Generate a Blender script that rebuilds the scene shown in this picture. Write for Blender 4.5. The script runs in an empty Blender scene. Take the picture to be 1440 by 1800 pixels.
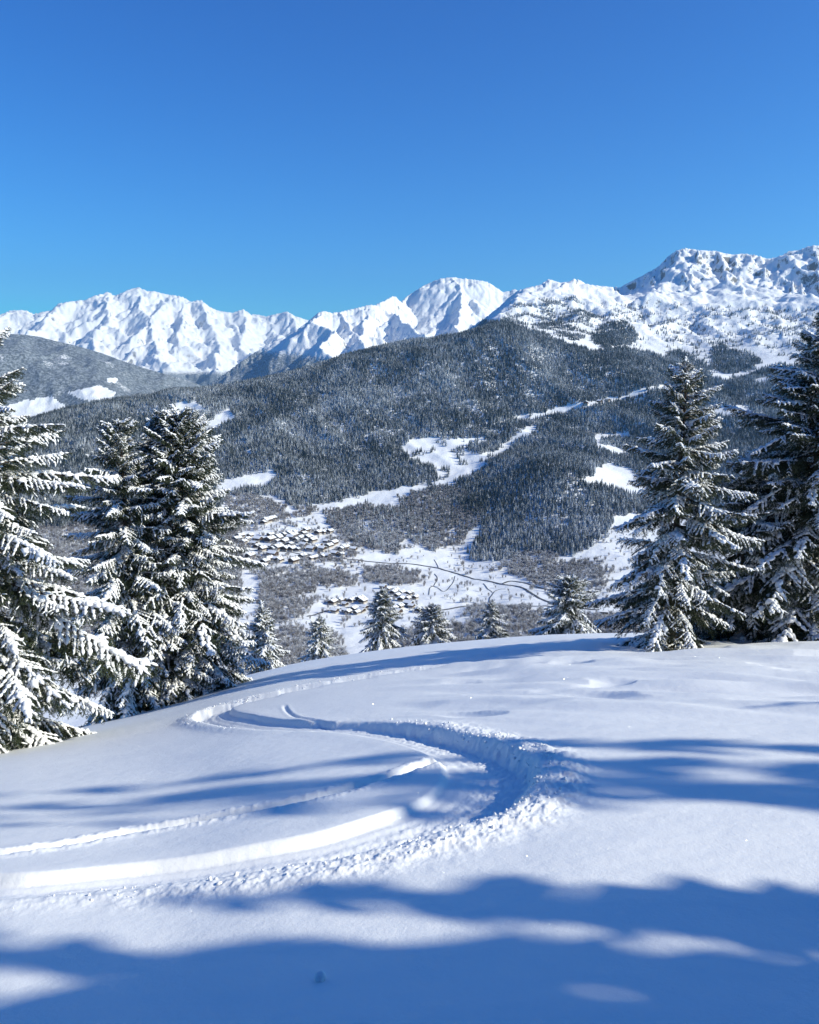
import bpy, math, random
import numpy as np
from mathutils import Vector

# ------------------------------------------------------------------ camera, sky, sun, exposure
scene = bpy.context.scene
COL = scene.collection
R = math.radians
PITCH = R(-10.2)
FPX = 1444.0                                   # focal length of the photograph in its own pixels (1440 x 1800)

cam_d = bpy.data.cameras.new('camera')
cam_d.sensor_fit = 'HORIZONTAL'
cam_d.sensor_width = 36.0
cam_d.lens = 36.0 * FPX / 1440.0
cam_d.clip_start = 0.1
cam_d.clip_end = 120000.0
cam = bpy.data.objects.new('camera', cam_d)
COL.objects.link(cam)
cam.location = (0, 0, 0)
cam.rotation_euler = (R(90) + PITCH, 0, 0)
scene.camera = cam

SUN_EL = R(31.0)
SUN_BEHIND = R(12.0)                           # the sun stands to the right and a little behind the photographer
SUN_DIR = Vector((math.cos(SUN_BEHIND) * math.cos(SUN_EL), -math.sin(SUN_BEHIND) * math.cos(SUN_EL), math.sin(SUN_EL)))

world = bpy.data.worlds.new('World')
scene.world = world
world.use_nodes = True
wn, wl = world.node_tree.nodes, world.node_tree.links
sky = wn.new('ShaderNodeTexSky')
sky.sky_type = 'NISHITA'
sky.sun_disc = False
sky.sun_elevation = SUN_EL
sky.sun_rotation = R(90) + SUN_BEHIND
sky.altitude = 1500
sky.air_density = 1.0
sky.dust_density = 1.0
sky.ozone_density = 2.0
src = sky.outputs[0]                            # the phone's vivid, contrasty rendering of a clear alpine sky
for op, v in (('MULTIPLY', (1 / 1.69, 1 / 2.82, 1 / 4.46)), ('MINIMUM', (2.5, 2.5, 2.5)), ('POWER', (1.6, 1.4, 1.05)), ('MULTIPLY', (0.44, 3.20, 9.6))):
    vm = wn.new('ShaderNodeVectorMath')
    vm.operation = op
    vm.inputs[1].default_value = v
    wl.new(src, vm.inputs[0])
    src = vm.outputs[0]
bg = wn['Background']
bg.inputs['Strength'].default_value = 0.063
wl.new(src, bg.inputs['Color'])

sun_d = bpy.data.lights.new('sun', 'SUN')
sun_d.energy = 5.0
sun_d.angle = R(0.53)
sun_d.color = (1.0, 0.965, 0.80)
sun = bpy.data.objects.new('sun', sun_d)
COL.objects.link(sun)
sun.rotation_euler = (-SUN_DIR).to_track_quat('-Z', 'Y').to_euler()
sun.location = SUN_DIR * 60

scene.view_settings.view_transform = 'Standard'
scene.view_settings.look = 'None'
scene.view_settings.gamma = 1.0
scene.view_settings.use_curve_mapping = False
scene.view_settings.exposure = 0.33
scene.cycles.use_denoising = True
scene.cycles.denoiser = 'OPENIMAGEDENOISE'
scene.cycles.denoising_input_passes = 'RGB_ALBEDO_NORMAL'
scene.cycles.denoising_prefilter = 'ACCURATE'
scene.cycles.max_bounces = 5
scene.cycles.diffuse_bounces = 3
scene.cycles.volume_bounces = 0

# ------------------------------------------------------------------ pixel rays and noise
CP, SP = math.cos(PITCH), math.sin(PITCH)


def px_ray(x, y):
    """azimuth and slope (height per metre of ground distance) of a photograph pixel"""
    x = np.asarray(x, float); y = np.asarray(y, float)
    u = (x - 720) / FPX; v = (900 - y) / FPX
    fwd = CP - v * SP
    up = v * CP + SP
    return np.arctan2(u, fwd), up / np.sqrt(u * u + fwd * fwd)


def to_px(X, Y, Z):
    f = Y * CP + Z * SP
    u = X
    v = -Y * SP + Z * CP
    f = np.where(f < 1e-3, 1e-3, f)
    return 720 + FPX * u / f, 900 - FPX * v / f


def _h(ix, iy, seed):
    n = (ix.astype(np.int64) * 374761393 + iy.astype(np.int64) * 668265263 + seed * 974634777) & 0xFFFFFFFF
    n = ((n ^ (n >> 13)) * 1274126177) & 0xFFFFFFFF
    n = ((n ^ (n >> 16)) * 2246822519) & 0xFFFFFFFF
    return (n ^ (n >> 15)) & 0xFFFF


_GA = np.linspace(0, 2 * np.pi, 256, endpoint=False)
_GX, _GY = np.cos(_GA), np.sin(_GA)


def perlin(x, y, seed=0):
    ix = np.floor(x); iy = np.floor(y)
    fx = x - ix; fy = y - iy
    ix = ix.astype(np.int64); iy = iy.astype(np.int64)
    u = fx * fx * fx * (fx * (fx * 6 - 15) + 10)
    v = fy * fy * fy * (fy * (fy * 6 - 15) + 10)

    def g(dx, dy):
        k = _h(ix + dx, iy + dy, seed) & 255
        return _GX[k] * (fx - dx) + _GY[k] * (fy - dy)
    a = g(0, 0); b = g(1, 0); c = g(0, 1); d = g(1, 1)
    return 1.5 * ((a + u * (b - a)) + v * ((c + u * (d - c)) - (a + u * (b - a))))


def fbm(x, y, octv=5, seed=0, gain=0.5, lac=2.07):
    s = 0.0; a = 1.0; n = 0.0
    for i in range(octv):
        s = s + a * perlin(x, y, seed + 17 * i); n += a
        a *= gain
        x, y = (x * 0.8 - y * 0.6) * lac + 3.1, (x * 0.6 + y * 0.8) * lac - 1.7
    return s / n


def ridged(x, y, octv=6, seed=0, gain=0.5, lac=2.07, sharp=1.0):
    s = 0.0; a = 1.0; n = 0.0; w = 1.0
    for i in range(octv):
        r = (1 - np.abs(perlin(x, y, seed + 31 * i))) ** 2
        r = r * w
        s = s + a * r; n += a
        w = np.clip(r * sharp * 1.6, 0, 1)
        a *= gain
        x, y = (x * 0.8 - y * 0.6) * lac + 5.3, (x * 0.6 + y * 0.8) * lac - 2.9
    return s / n


def noised(x, y, seed):
    ix = np.floor(x); iy = np.floor(y)
    fx = x - ix; fy = y - iy
    ix = ix.astype(np.int64); iy = iy.astype(np.int64)
    u = fx * fx * fx * (fx * (fx * 6 - 15) + 10); v = fy * fy * fy * (fy * (fy * 6 - 15) + 10)
    du = 30 * fx * fx * (fx * (fx - 2) + 1); dv = 30 * fy * fy * (fy * (fy - 2) + 1)
    a = _h(ix, iy, seed) / 32767.5 - 1; b = _h(ix + 1, iy, seed) / 32767.5 - 1
    c = _h(ix, iy + 1, seed) / 32767.5 - 1; d = _h(ix + 1, iy + 1, seed) / 32767.5 - 1
    k = a - b - c + d
    return a + (b - a) * u + (c - a) * v + k * u * v, du * (b - a + k * v), dv * (c - a + k * u)


def facet(x, y, octv=7, seed=0, gain=0.48):
    """tent-shaped octaves: straight flanks meeting in sharp crests"""
    s = 0.0; a = 1.0
    for i in range(octv):
        s = s + a * (0.55 - np.abs(perlin(x, y, seed + 19 * i)) * 1.6)
        a *= gain
        x, y = (x * 0.8 - y * 0.6) * 2.03 + 4.1, (x * 0.6 + y * 0.8) * 2.03 - 2.3
    return s


def eroded(x, y, octv=9, seed=0, gain=0.5):
    """sum of octaves that fade where the ground is already steep: sharp crests, smooth flanks, gullies"""
    s = 0.0; b = 1.0; dx = 0.0; dy = 0.0
    for i in range(octv):
        n, ax, ay = noised(x, y, seed + 13 * i)
        dx = dx + ax; dy = dy + ay
        s = s + b * n / (1 + dx * dx + dy * dy)
        b *= gain
        x, y = (x * 0.8 - y * 0.6) * 2.0 + 0.37, (x * 0.6 + y * 0.8) * 2.0 + 0.71
    return s


def sstep(a, b, x):
    t = np.clip((x - a) / (b - a), 0, 1)
    return t * t * (3 - 2 * t)


def in_poly(px, py, poly):
    inside = np.zeros(px.shape, bool)
    n = len(poly)
    for i in range(n):
        x0, y0 = poly[i]; x1, y1 = poly[(i + 1) % n]
        if y0 == y1:
            continue
        c = ((y0 > py) != (y1 > py)) & (px < (x1 - x0) * (py - y0) / (y1 - y0) + x0)
        inside ^= c
    return inside


# ------------------------------------------------------------------ mesh helpers
def mesh_np(name, verts, faces_flat, face_sizes, mats=(), mat_idx=None, smooth=True, attrs=None):
    me = bpy.data.meshes.new(name)
    verts = np.ascontiguousarray(verts, np.float32)
    faces_flat = np.ascontiguousarray(faces_flat, np.int32)
    face_sizes = np.ascontiguousarray(face_sizes, np.int32)
    me.vertices.add(len(verts)); me.vertices.foreach_set('co', verts.ravel())
    me.loops.add(len(faces_flat)); me.loops.foreach_set('vertex_index', faces_flat)
    me.polygons.add(len(face_sizes))
    st = np.zeros(len(face_sizes), np.int32)
    st[1:] = np.cumsum(face_sizes)[:-1]
    me.polygons.foreach_set('loop_start', st)
    for m in mats:
        me.materials.append(m)
    if mat_idx is not None:
        me.polygons.foreach_set('material_index', np.ascontiguousarray(mat_idx, np.int32))
    me.polygons.foreach_set('use_smooth', np.full(len(face_sizes), bool(smooth)))
    if attrs:
        for k, a in attrs.items():
            at = me.attributes.new(k, 'FLOAT', 'POINT')
            at.data.foreach_set('value', np.ascontiguousarray(a, np.float32).ravel())
    me.update(calc_edges=True)
    return me


def grid_mesh(name, X, Y, Z, mats, attrs=None, wrap=False, smooth=True):
    m, n = X.shape
    V = np.stack([X, Y, Z], -1).reshape(-1, 3)
    idx = np.arange(m * n).reshape(m, n)
    if wrap:
        idx = np.concatenate([idx, idx[:, :1]], 1)
    F = np.stack([idx[:-1, :-1], idx[:-1, 1:], idx[1:, 1:], idx[1:, :-1]], -1).reshape(-1)
    nf = len(F) // 4
    return mesh_np(name, V, F, np.full(nf, 4), mats, smooth=smooth, attrs=attrs)


def link(name, data, parent=None):
    o = bpy.data.objects.new(name, data)
    COL.objects.link(o)
    if parent:
        o.parent = parent
    return o


def tag(o, label=None, cat=None, group=None, kind=None):
    if label: o['label'] = label
    if cat: o['category'] = cat
    if group: o['group'] = group
    if kind: o['kind'] = kind
    return o


class MB:
    """collects pieces into one mesh"""
    def __init__(s):
        s.v = []; s.f = []; s.n = []; s.m = []; s.k = 0

    def add(s, verts, faces, mat=0):
        verts = np.asarray(verts, float)
        s.v.append(verts)
        for f in faces:
            s.f.extend([i + s.k for i in f]); s.n.append(len(f)); s.m.append(mat)
        s.k += len(verts)

    def add_np(s, verts, faces, mat=0):          # faces: (n, k) array
        s.v.append(verts)
        s.f.extend((faces + s.k).ravel().tolist()); s.n.extend([faces.shape[1]] * len(faces)); s.m.extend([mat] * len(faces))
        s.k += len(verts)

    def mesh(s, name, mats, smooth=True):
        return mesh_np(name, np.concatenate(s.v), s.f, s.n, mats, s.m, smooth)


# ------------------------------------------------------------------ materials
def new_mat(name):
    m = bpy.data.materials.new(name)
    m.use_nodes = True
    nt = m.node_tree
    p = nt.nodes['Principled BSDF']
    return m, nt.nodes, nt.links, p


def nz(N, scale, detail=4, rough=0.55):
    t = N.new('ShaderNodeTexNoise')
    t.inputs['Scale'].default_value = scale
    t.inputs['Detail'].default_value = detail
    t.inputs['Roughness'].default_value = rough
    return t


def ramp(N, a, b, ca=(0, 0, 0, 1), cb=(1, 1, 1, 1)):
    r = N.new('ShaderNodeValToRGB')
    r.color_ramp.elements[0].position = a; r.color_ramp.elements[0].color = ca
    r.color_ramp.elements[1].position = b; r.color_ramp.elements[1].color = cb
    return r


def mixc(N, L, fac, a, b):
    m = N.new('ShaderNodeMix'); m.data_type = 'RGBA'
    for sock, val in ((m.inputs[0], fac), (m.inputs[6], a), (m.inputs[7], b)):
        if hasattr(val, 'is_linked'):
            L.new(val, sock)
        else:
            sock.default_value = val
    return m.outputs[2]


def math_n(N, L, op, a, b=None):
    m = N.new('ShaderNodeMath'); m.operation = op
    for i, val in enumerate((a, b)):
        if val is None: continue
        if hasattr(val, 'is_linked'):
            L.new(val, m.inputs[i])
        else:
            m.inputs[i].default_value = val
    return m.outputs[0]


SNOW = (0.885, 0.885, 0.88, 1)


def mat_snow_near():
    m, N, L, p = new_mat('powder_snow')
    tc = N.new('ShaderNodeTexCoord')
    p.inputs['Base Color'].default_value = SNOW
    p.inputs['Roughness'].default_value = 0.55
    p.inputs['Specular IOR Level'].default_value = 0.25
    a = nz(N, 45, 3, 0.6); b = nz(N, 7, 4, 0.55); c = nz(N, 160, 2, 0.7)
    for t in (a, b, c):
        L.new(tc.outputs['Object'], t.inputs['Vector'])
    h = math_n(N, L, 'ADD', math_n(N, L, 'MULTIPLY', a.outputs[0], 0.0046), math_n(N, L, 'MULTIPLY', b.outputs[0], 0.014))
    h = math_n(N, L, 'ADD', h, math_n(N, L, 'MULTIPLY', c.outputs[0], 0.0022))
    bu = N.new('ShaderNodeBump')
    bu.inputs['Strength'].default_value = 0.55
    bu.inputs['Distance'].default_value = 1.0
    L.new(h, bu.inputs['Height'])
    L.new(bu.outputs[0], p.inputs['Normal'])
    return m


def mat_simple(name, col, rough=0.7, var=0.0, scale=8.0, spec=0.3):
    m, N, L, p = new_mat(name)
    p.inputs['Roughness'].default_value = rough
    p.inputs['Specular IOR Level'].default_value = spec
    if var:
        tc = N.new('ShaderNodeTexCoord')
        t = nz(N, scale, 4)
        L.new(tc.outputs['Object'], t.inputs['Vector'])
        lo = tuple(c * (1 - var) for c in col) + (1,); hi = tuple(min(1, c * (1 + var)) for c in col) + (1,)
        r = ramp(N, 0.3, 0.7, lo, hi)
        L.new(t.outputs[0], r.inputs[0]); L.new(r.outputs[0], p.inputs['Base Color'])
    else:
        p.inputs['Base Color'].default_value = tuple(col) + (1,)
    return m


def mat_needles():
    m, N, L, p = new_mat('spruce_needles')
    p.inputs['Roughness'].default_value = 0.55
    p.inputs['Specular IOR Level'].default_value = 0.3
    oi = N.new('ShaderNodeObjectInfo')
    tc = N.new('ShaderNodeTexCoord')
    t = nz(N, 6, 3); L.new(tc.outputs['Object'], t.inputs['Vector'])
    f = math_n(N, L, 'ADD', math_n(N, L, 'MULTIPLY', oi.outputs['Random'], 0.4), math_n(N, L, 'MULTIPLY', t.outputs[0], 0.6))
    r = ramp(N, 0.25, 0.8, (0.020, 0.034, 0.020, 1), (0.060, 0.075, 0.036, 1))
    L.new(f, r.inputs[0]); L.new(r.outputs[0], p.inputs['Base Color'])
    return m


def mat_far_tree(name, dark, dark2, snow_lo, snow_hi):
    """evergreen crown with frost and snow lying on what faces up"""
    m, N, L, p = new_mat(name)
    p.inputs['Roughness'].default_value = 0.75
    p.inputs['Specular IOR Level'].default_value = 0.15
    ge = N.new('ShaderNodeNewGeometry')
    sx = N.new('ShaderNodeSeparateXYZ'); L.new(ge.outputs['Normal'], sx.inputs[0])
    oi = N.new('ShaderNodeObjectInfo')
    tc = N.new('ShaderNodeTexCoord')
    t = nz(N, 0.55, 3, 0.7); L.new(ge.outputs['Position'], t.inputs['Vector'])
    f = math_n(N, L, 'ADD', sx.outputs[2], math_n(N, L, 'MULTIPLY', math_n(N, L, 'SUBTRACT', t.outputs[0], 0.5), 1.6))
    f = math_n(N, L, 'ADD', f, math_n(N, L, 'MULTIPLY', math_n(N, L, 'SUBTRACT', oi.outputs['Random'], 0.5), 0.55))
    lo = nz(N, 0.0045, 3, 0.6); L.new(ge.outputs['Position'], lo.inputs['Vector'])
    f = math_n(N, L, 'ADD', f, math_n(N, L, 'MULTIPLY', math_n(N, L, 'SUBTRACT', lo.outputs[0], 0.5), 1.3))
    r = ramp(N, snow_lo, snow_hi)
    L.new(f, r.inputs[0])
    base = mixc(N, L, oi.outputs['Random'], dark + (1,), dark2 + (1,))
    L.new(mixc(N, L, r.outputs[0], base, (0.80, 0.83, 0.87, 1)), p.inputs['Base Color'])
    return m


def mat_mountain(name, rock_lo, rock_hi, scale, rock=(0.13, 0.125, 0.125), bump=6.0, forest=False):
    """snow where it can lie, rock where the face is steep; 'wood' attribute = closed far-off forest"""
    m, N, L, p = new_mat(name)
    p.inputs['Roughness'].default_value = 0.65
    p.inputs['Specular IOR Level'].default_value = 0.15
    ge = N.new('ShaderNodeNewGeometry')
    sx = N.new('ShaderNodeSeparateXYZ'); L.new(ge.outputs['Normal'], sx.inputs[0])
    t = nz(N, scale, 6, 0.65); L.new(ge.outputs['Position'], t.inputs['Vector'])
    t2 = nz(N, scale * 6, 4, 0.7); L.new(ge.outputs['Position'], t2.inputs['Vector'])
    f = math_n(N, L, 'ADD', math_n(N, L, 'SUBTRACT', 1.0, sx.outputs[2]), math_n(N, L, 'MULTIPLY', math_n(N, L, 'SUBTRACT', t.outputs[0], 0.5), 0.5))
    f = math_n(N, L, 'ADD', f, math_n(N, L, 'MULTIPLY', math_n(N, L, 'SUBTRACT', t2.outputs[0], 0.5), 0.35))
    r = ramp(N, rock_lo, rock_hi)
    L.new(f, r.inputs[0])
    colr = mixc(N, L, r.outputs[0], SNOW, rock + (1,))
    if forest:
        at = N.new('ShaderNodeAttribute'); at.attribute_name = 'wood'
        v = nz(N, 0.05, 2, 0.8); L.new(ge.outputs['Position'], v.inputs['Vector'])
        rv = ramp(N, 0.42, 0.62, (0.10, 0.115, 0.125, 1), (0.30, 0.33, 0.36, 1))
        L.new(v.outputs[0], rv.inputs[0])
        wf = math_n(N, L, 'ADD', at.outputs['Fac'], math_n(N, L, 'MULTIPLY', math_n(N, L, 'SUBTRACT', t2.outputs[0], 0.5), 0.9))
        rw = ramp(N, 0.42, 0.58)
        L.new(wf, rw.inputs[0])
        colr = mixc(N, L, rw.outputs[0], colr, rv.outputs[0])
    L.new(colr, p.inputs['Base Color'])
    bu = N.new('ShaderNodeBump'); bu.inputs['Strength'].default_value = 0.7
    bu.inputs['Distance'].default_value = bump
    L.new(math_n(N, L, 'ADD', t2.outputs[0], t.outputs[0]), bu.inputs['Height'])
    L.new(bu.outputs[0], p.inputs['Normal'])
    return m


M_SNOW = mat_snow_near()
M_TSNOW = mat_simple('clinging_snow', (0.87, 0.87, 0.87), 0.6, spec=0.2)
M_NEEDLE = mat_needles()
M_BARK = mat_simple('spruce_bark', (0.06, 0.045, 0.036), 0.9, 0.4, 9)
M_FAR = mat_far_tree('frosted_spruce', (0.020, 0.030, 0.030), (0.045, 0.055, 0.050), -0.16, 0.98)
M_BARE = mat_far_tree('frosted_twigs', (0.13, 0.105, 0.09), (0.23, 0.19, 0.165), -0.25, 1.05)
M_VALLEY = mat_mountain('valley_snow', 0.62, 0.75, 0.02, bump=1.5)
M_PEAK = mat_mountain('alpine_snow', 0.46, 0.58, 0.010, rock=(0.20, 0.195, 0.195), bump=7, forest=True)
M_ROCKY = mat_mountain('alpine_snow_and_rock', 0.40, 0.48, 0.022, rock=(0.17, 0.165, 0.16), bump=4, forest=True)
M_ROAD = mat_simple('wet_asphalt', (0.09, 0.092, 0.098), 0.8, 0.3, 0.05)
M_WOOD = mat_simple('weathered_timber', (0.075, 0.048, 0.034), 0.8, 0.4, 1.0)
M_REDWOOD = mat_simple('red_brown_timber', (0.26, 0.10, 0.055), 0.8, 0.3, 1.0)
M_EAVE = mat_simple('dark_eaves', (0.04, 0.032, 0.028), 0.8)
M_PLASTER = mat_simple('pale_render', (0.42, 0.38, 0.33), 0.8, 0.2, 0.6)

# ------------------------------------------------------------------ foreground slope
_AZ = np.array([-180, -140, -90, -60, -40, -30, -27, -24, -20, -16, -12, -8, -4, 0, 6, 12, 18, 26, 34, 60, 90, 140, 180.0])
#  slope of the line of sight that grazes the crest, and how far off the crest lies
_SC = np.array([.0, .0, .0, -.36, -.42, -.427, -.430, -.428, -.419, -.403, -.383, -.372, -.363, -.3546, -.342, -.329, -.321, -.304, -.28, -.18, .0, .0, .0])
_DC = np.array([60, 60, 60, 40, 32, 28, 29, 31, 36, 42, 47, 50, 50, 50, 48, 44, 40, 39, 40, 50, 60, 60, 60.0])
_KB = np.array([-.20, -.14, 0.14, 0, 0, 0, 0, 0, 0, 0, 0, 0, 0, 0, 0, 0, 0, 0, 0, 0, -.02, -.14, -.20])
EYE = 2.0
_K = np.where(np.abs(_AZ) > 70, _KB, -_SC - 2 * EYE / _DC)
_Q = np.where(np.abs(_AZ) > 100, 0.0, EYE / _DC ** 2)
_fa = np.linspace(-180, 180, 1441)


def _smooth_tab(v):
    t = np.interp(_fa, _AZ, v)
    k = np.exp(-0.5 * (np.arange(-24, 25) / 9.0) ** 2); k /= k.sum()
    tt = np.concatenate([t[-49:-1], t, t[1:49]])
    return np.convolve(tt, k, 'same')[48:-48]


_Kt, _Qt = _smooth_tab(_K), _smooth_tab(_Q)


def H0(X, Y):
    d = np.hypot(X, Y); az = np.degrees(np.arctan2(X, Y))
    k = np.interp(az, _fa, _Kt); q = np.interp(az, _fa, _Qt)
    k = k * np.clip(d / 3.0, 0, 1) + (1 - np.clip(d / 3.0, 0, 1)) * 0.23 * np.cos(np.radians(az))
    z = -EYE - k * d - q * d * d
    z = z - 0.09 * X * np.exp(-(d / 6.5) ** 2) * sstep(0.5, 3.0, d)
    z = z - np.where(np.abs(az) < 100, 0.006 * np.clip(d - 56, 0, 60) ** 2, 0)
    return z


def ripples(X, Y):
    d = np.hypot(X, Y)
    # wind-worked swells, long across the slope, livelier far right
    az = np.degrees(np.arctan2(X, Y))
    rt = sstep(-3, 8, az) * sstep(9, 13, d) * (1 - sstep(24, 36, d))
    a = X * 0.84 - Y * 0.54; b = X * 0.54 + Y * 0.84
    w = fbm(a * 0.22, b * 0.75, 3, 5)
    z = 0.055 * fbm(X * 0.12, Y * 0.28, 3, 9) + 0.012 * fbm(X * 0.9, Y * 1.5, 3, 8)
    z = z + rt * (0.14 * w + 0.13 * fbm(a * 0.30, b * 1.25, 2, 12) + 0.05 * np.sin(b * 5.2 + 3.0 * fbm(a * 0.25, b * 0.4, 2, 13)) * np.clip(fbm(a * 0.2, b * 0.3, 2, 14) + 0.35, 0, 1))
    pits = np.clip(-fbm(a * 0.33, b * 0.62, 2, 31) - 0.30, 0, 1)
    z = z - rt * 0.6 * pits
    return z * sstep(1.0, 4.0, d)


def H1(X, Y):
    return H0(X, Y) + ripples(X, Y)


def ground_px(x, y, f=H1):
    """where the line of sight through a pixel first meets the snow slope"""
    az, s = px_ray(x, y)
    az = np.atleast_1d(az); s = np.atleast_1d(s)
    ds = np.concatenate([np.linspace(1.5, 12, 420), np.linspace(12.05, 75, 800)])
    X = np.sin(az)[:, None] * ds; Y = np.cos(az)[:, None] * ds
    g = s[:, None] * ds - f(X, Y)
    hit = g < 0
    i = np.where(hit.any(1), hit.argmax(1), len(ds) - 1)
    i = np.clip(i, 1, None)
    r = np.arange(len(az))
    t = g[r, i - 1] / (g[r, i - 1] - g[r, i] + 1e-9)
    d = ds[i - 1] + np.clip(t, 0, 1) * (ds[i] - ds[i - 1])
    return np.sin(az) * d, np.cos(az) * d


def spline(P, n=12):
    P = np.asarray(P, float)
    out = []
    for i in range(len(P) - 1):
        p0 = P[max(i - 1, 0)]; p1 = P[i]; p2 = P[i + 1]; p3 = P[min(i + 2, len(P) - 1)]
        for t in np.linspace(0, 1, n, endpoint=False):
            out.append(0.5 * (2 * p1 + (p2 - p0) * t + (2 * p0 - 5 * p1 + 4 * p2 - p3) * t * t + (3 * p1 - p0 - 3 * p2 + p3) * t ** 3))
    out.append(P[-1])
    return np.array(out)


# ski track: pixel, half width (m), depth (m), outer side (+1 = right of travel), roughness
TRACK = [(-160, 1574, .36, .19, 1, .15), (0, 1562, .36, .19, 1, .2), (200, 1544, .36, .19, 1, .3), (400, 1519, .37, .19, 1, .5), (580, 1487, .40, .19, 1, .6),
         (710, 1452, .43, .17, 1, .7), (805, 1418, .47, .15, 1, .8), (856, 1378, .48, .14, 1, .9), (845, 1340, .42, .14, 1, .9), (790, 1312, .37, .14, 1, .8),
         (725, 1294, .34, .14, .9, .7), (645, 1282, .33, .14, .5, .5), (560, 1277, .34, .14, .0, .2), (475, 1273, .34, .15, -.5, .2), (408, 1266, .38, .16, -1, .3),
         (376, 1257, .42, .16, -1, .5), (385, 1246, .42, .16, -1, .6), (440, 1231, .38, .15, -1, .6), (520, 1213, .34, .14, -1, .5), (620, 1195, .32, .13, -1, .5), (740, 1177, .30, .12, -.8, .5),
         (860, 1163, .28, .11, -.5, .4), (940, 1156, .26, .10, -.5, .4)]
THIN = [[(-120, 1520), (0, 1500), (120, 1483), (240, 1461), (360, 1441), (480, 1418), (600, 1391), (690, 1365), (745, 1347), (768, 1336)],
        [(500, 1240), (505, 1250), (520, 1259), (550, 1266), (590, 1273)]]
_tp = np.array(TRACK)
_tx, _ty = ground_px(_tp[:, 0], _tp[:, 1], H0)
TR = spline(np.column_stack([_tx, _ty, _tp[:, 2:]]), 22)


def poly_dist(X, Y, P):
    """signed distance to a polyline (+ = right of travel) and the index position of the closest point"""
    best = np.full(X.shape, 1e9); pos = np.zeros(X.shape); sg = np.zeros(X.shape)
    for i in range(len(P) - 1):
        ax, ay = P[i, 0], P[i, 1]; bx, by = P[i + 1, 0], P[i + 1, 1]
        dx, dy = bx - ax, by - ay; l2 = dx * dx + dy * dy + 1e-12
        t = np.clip(((X - ax) * dx + (Y - ay) * dy) / l2, 0, 1)
        ex = X - ax - t * dx; ey = Y - ay - t * dy
        q = ex * ex + ey * ey
        m = q < best
        best = np.where(m, q, best); pos = np.where(m, i + t, pos)
        sg = np.where(m, np.where(dx * ey - dy * ex < 0, 1.0, -1.0), sg)
    return np.sqrt(best), sg, pos


def tracks(X, Y):
    Z = np.zeros_like(X); rough = np.zeros_like(X)
    x0, x1 = TR[:, 0].min() - 2, TR[:, 0].max() + 2; y0, y1 = TR[:, 1].min() - 2, TR[:, 1].max() + 2
    sel = (X > x0) & (X < x1) & (Y > y0) & (Y < y1)
    xs, ys = X[sel], Y[sel]
    d, sg, pos = poly_dist(xs, ys, TR[::3])
    near = d < 1.7
    xs2, ys2 = xs[near], ys[near]; d = d[near]; sg = sg[near]; pos = pos[near] * 3
    ii = np.arange(len(TR))
    hw, dep, side, ro = [np.interp(pos, ii, TR[:, k]) for k in (2, 3, 4, 5)]
    lat = d * sg * np.sign(side + 1e-6)                    # + on the outer, thrown-up side
    sa = np.abs(side)
    edge = 0.05 * fbm(xs2 * 2.2, ys2 * 2.2, 3, 41)
    n1 = fbm(xs2 * 6.5, ys2 * 6.5, 4, 42, 0.62); n2 = fbm(xs2 * 17, ys2 * 17, 3, 43, 0.6)
    out = lat > 0
    e = hw + np.where(out, edge * 2.2 * ro + 0.10 * n1 * ro, edge * 0.25)
    soft = np.where(out, 0.16, 0.07)
    tr = 1 - sstep(e - soft, e + soft * 0.4, np.abs(lat))
    # ski base tilts into the turn: deepest at the outer wall
    tilt = 0.72 + 0.28 * np.clip(lat / hw, -1, 1) * sa
    z = -dep * tr * tilt
    z = z + tr * ro * (0.040 * n1 + 0.024 * n2) * sstep(-0.9, 0.4, lat / hw)
    bw = 0.17 + 0.12 * ro
    berm = np.exp(-((np.abs(lat) - e - bw * 0.6) / bw) ** 2) * (1 - tr)
    z = z + np.where(out, berm * sa * (0.035 + 0.035 * ro + ro * (0.045 * np.clip(n1 + 0.25, 0, 1) + 0.03 * np.clip(n2 + .1, 0, 1))), berm * 0.012)
    # fine scraped grooves along the run
    z = z + tr * 0.008 * np.sin(lat * 42 + n1) * (1 - np.clip(ro, 0, 1) * 0.7)
    fade = sstep(0, 12, pos) * 1.0 * (1 - sstep(len(TR) - 30, len(TR) - 1, pos))
    buf = np.zeros(xs.shape); buf[near] = z * fade
    bufr = np.zeros(xs.shape); bufr[near] = (tr * ro + (berm > .2) * sa * ro * 1.0)
    Z[sel] = buf; rough[sel] = bufr
    for k, (T, gw) in enumerate(zip(THIN, (1.0, 0.5, 0.28))):
        T = np.array(T, float)
        tx, ty = ground_px(T[:, 0], T[:, 1], H0)
        P = spline(np.column_stack([tx, ty]), 10)
        x0, x1 = P[:, 0].min() - 1, P[:, 0].max() + 1; y0, y1 = P[:, 1].min() - 1, P[:, 1].max() + 1
        sel = (X > x0) & (X < x1) & (Y > y0) & (Y < y1)
        xs, ys = X[sel], Y[sel]
        d, sg, pos = poly_dist(xs, ys, P)
        e = (0.085 + 0.02 * fbm(xs * 3, ys * 3, 2, 51)) * gw
        n1 = fbm(xs * 9, ys * 9, 3, 52, 0.6)
        tr = 1 - sstep(e * 0.5, e * 1.25, d)
        end = np.clip(pos / 4, 0, 1) * np.clip((len(P) - 1 - pos) / 3, 0, 1)
        Z[sel] += (-0.085 * tr + 0.03 * np.exp(-((d - 0.16 * gw) / (0.07 * gw)) ** 2) * np.clip(n1 + 0.6, 0, 1.4)) * end * gw ** 1.8
    return Z, rough


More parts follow.
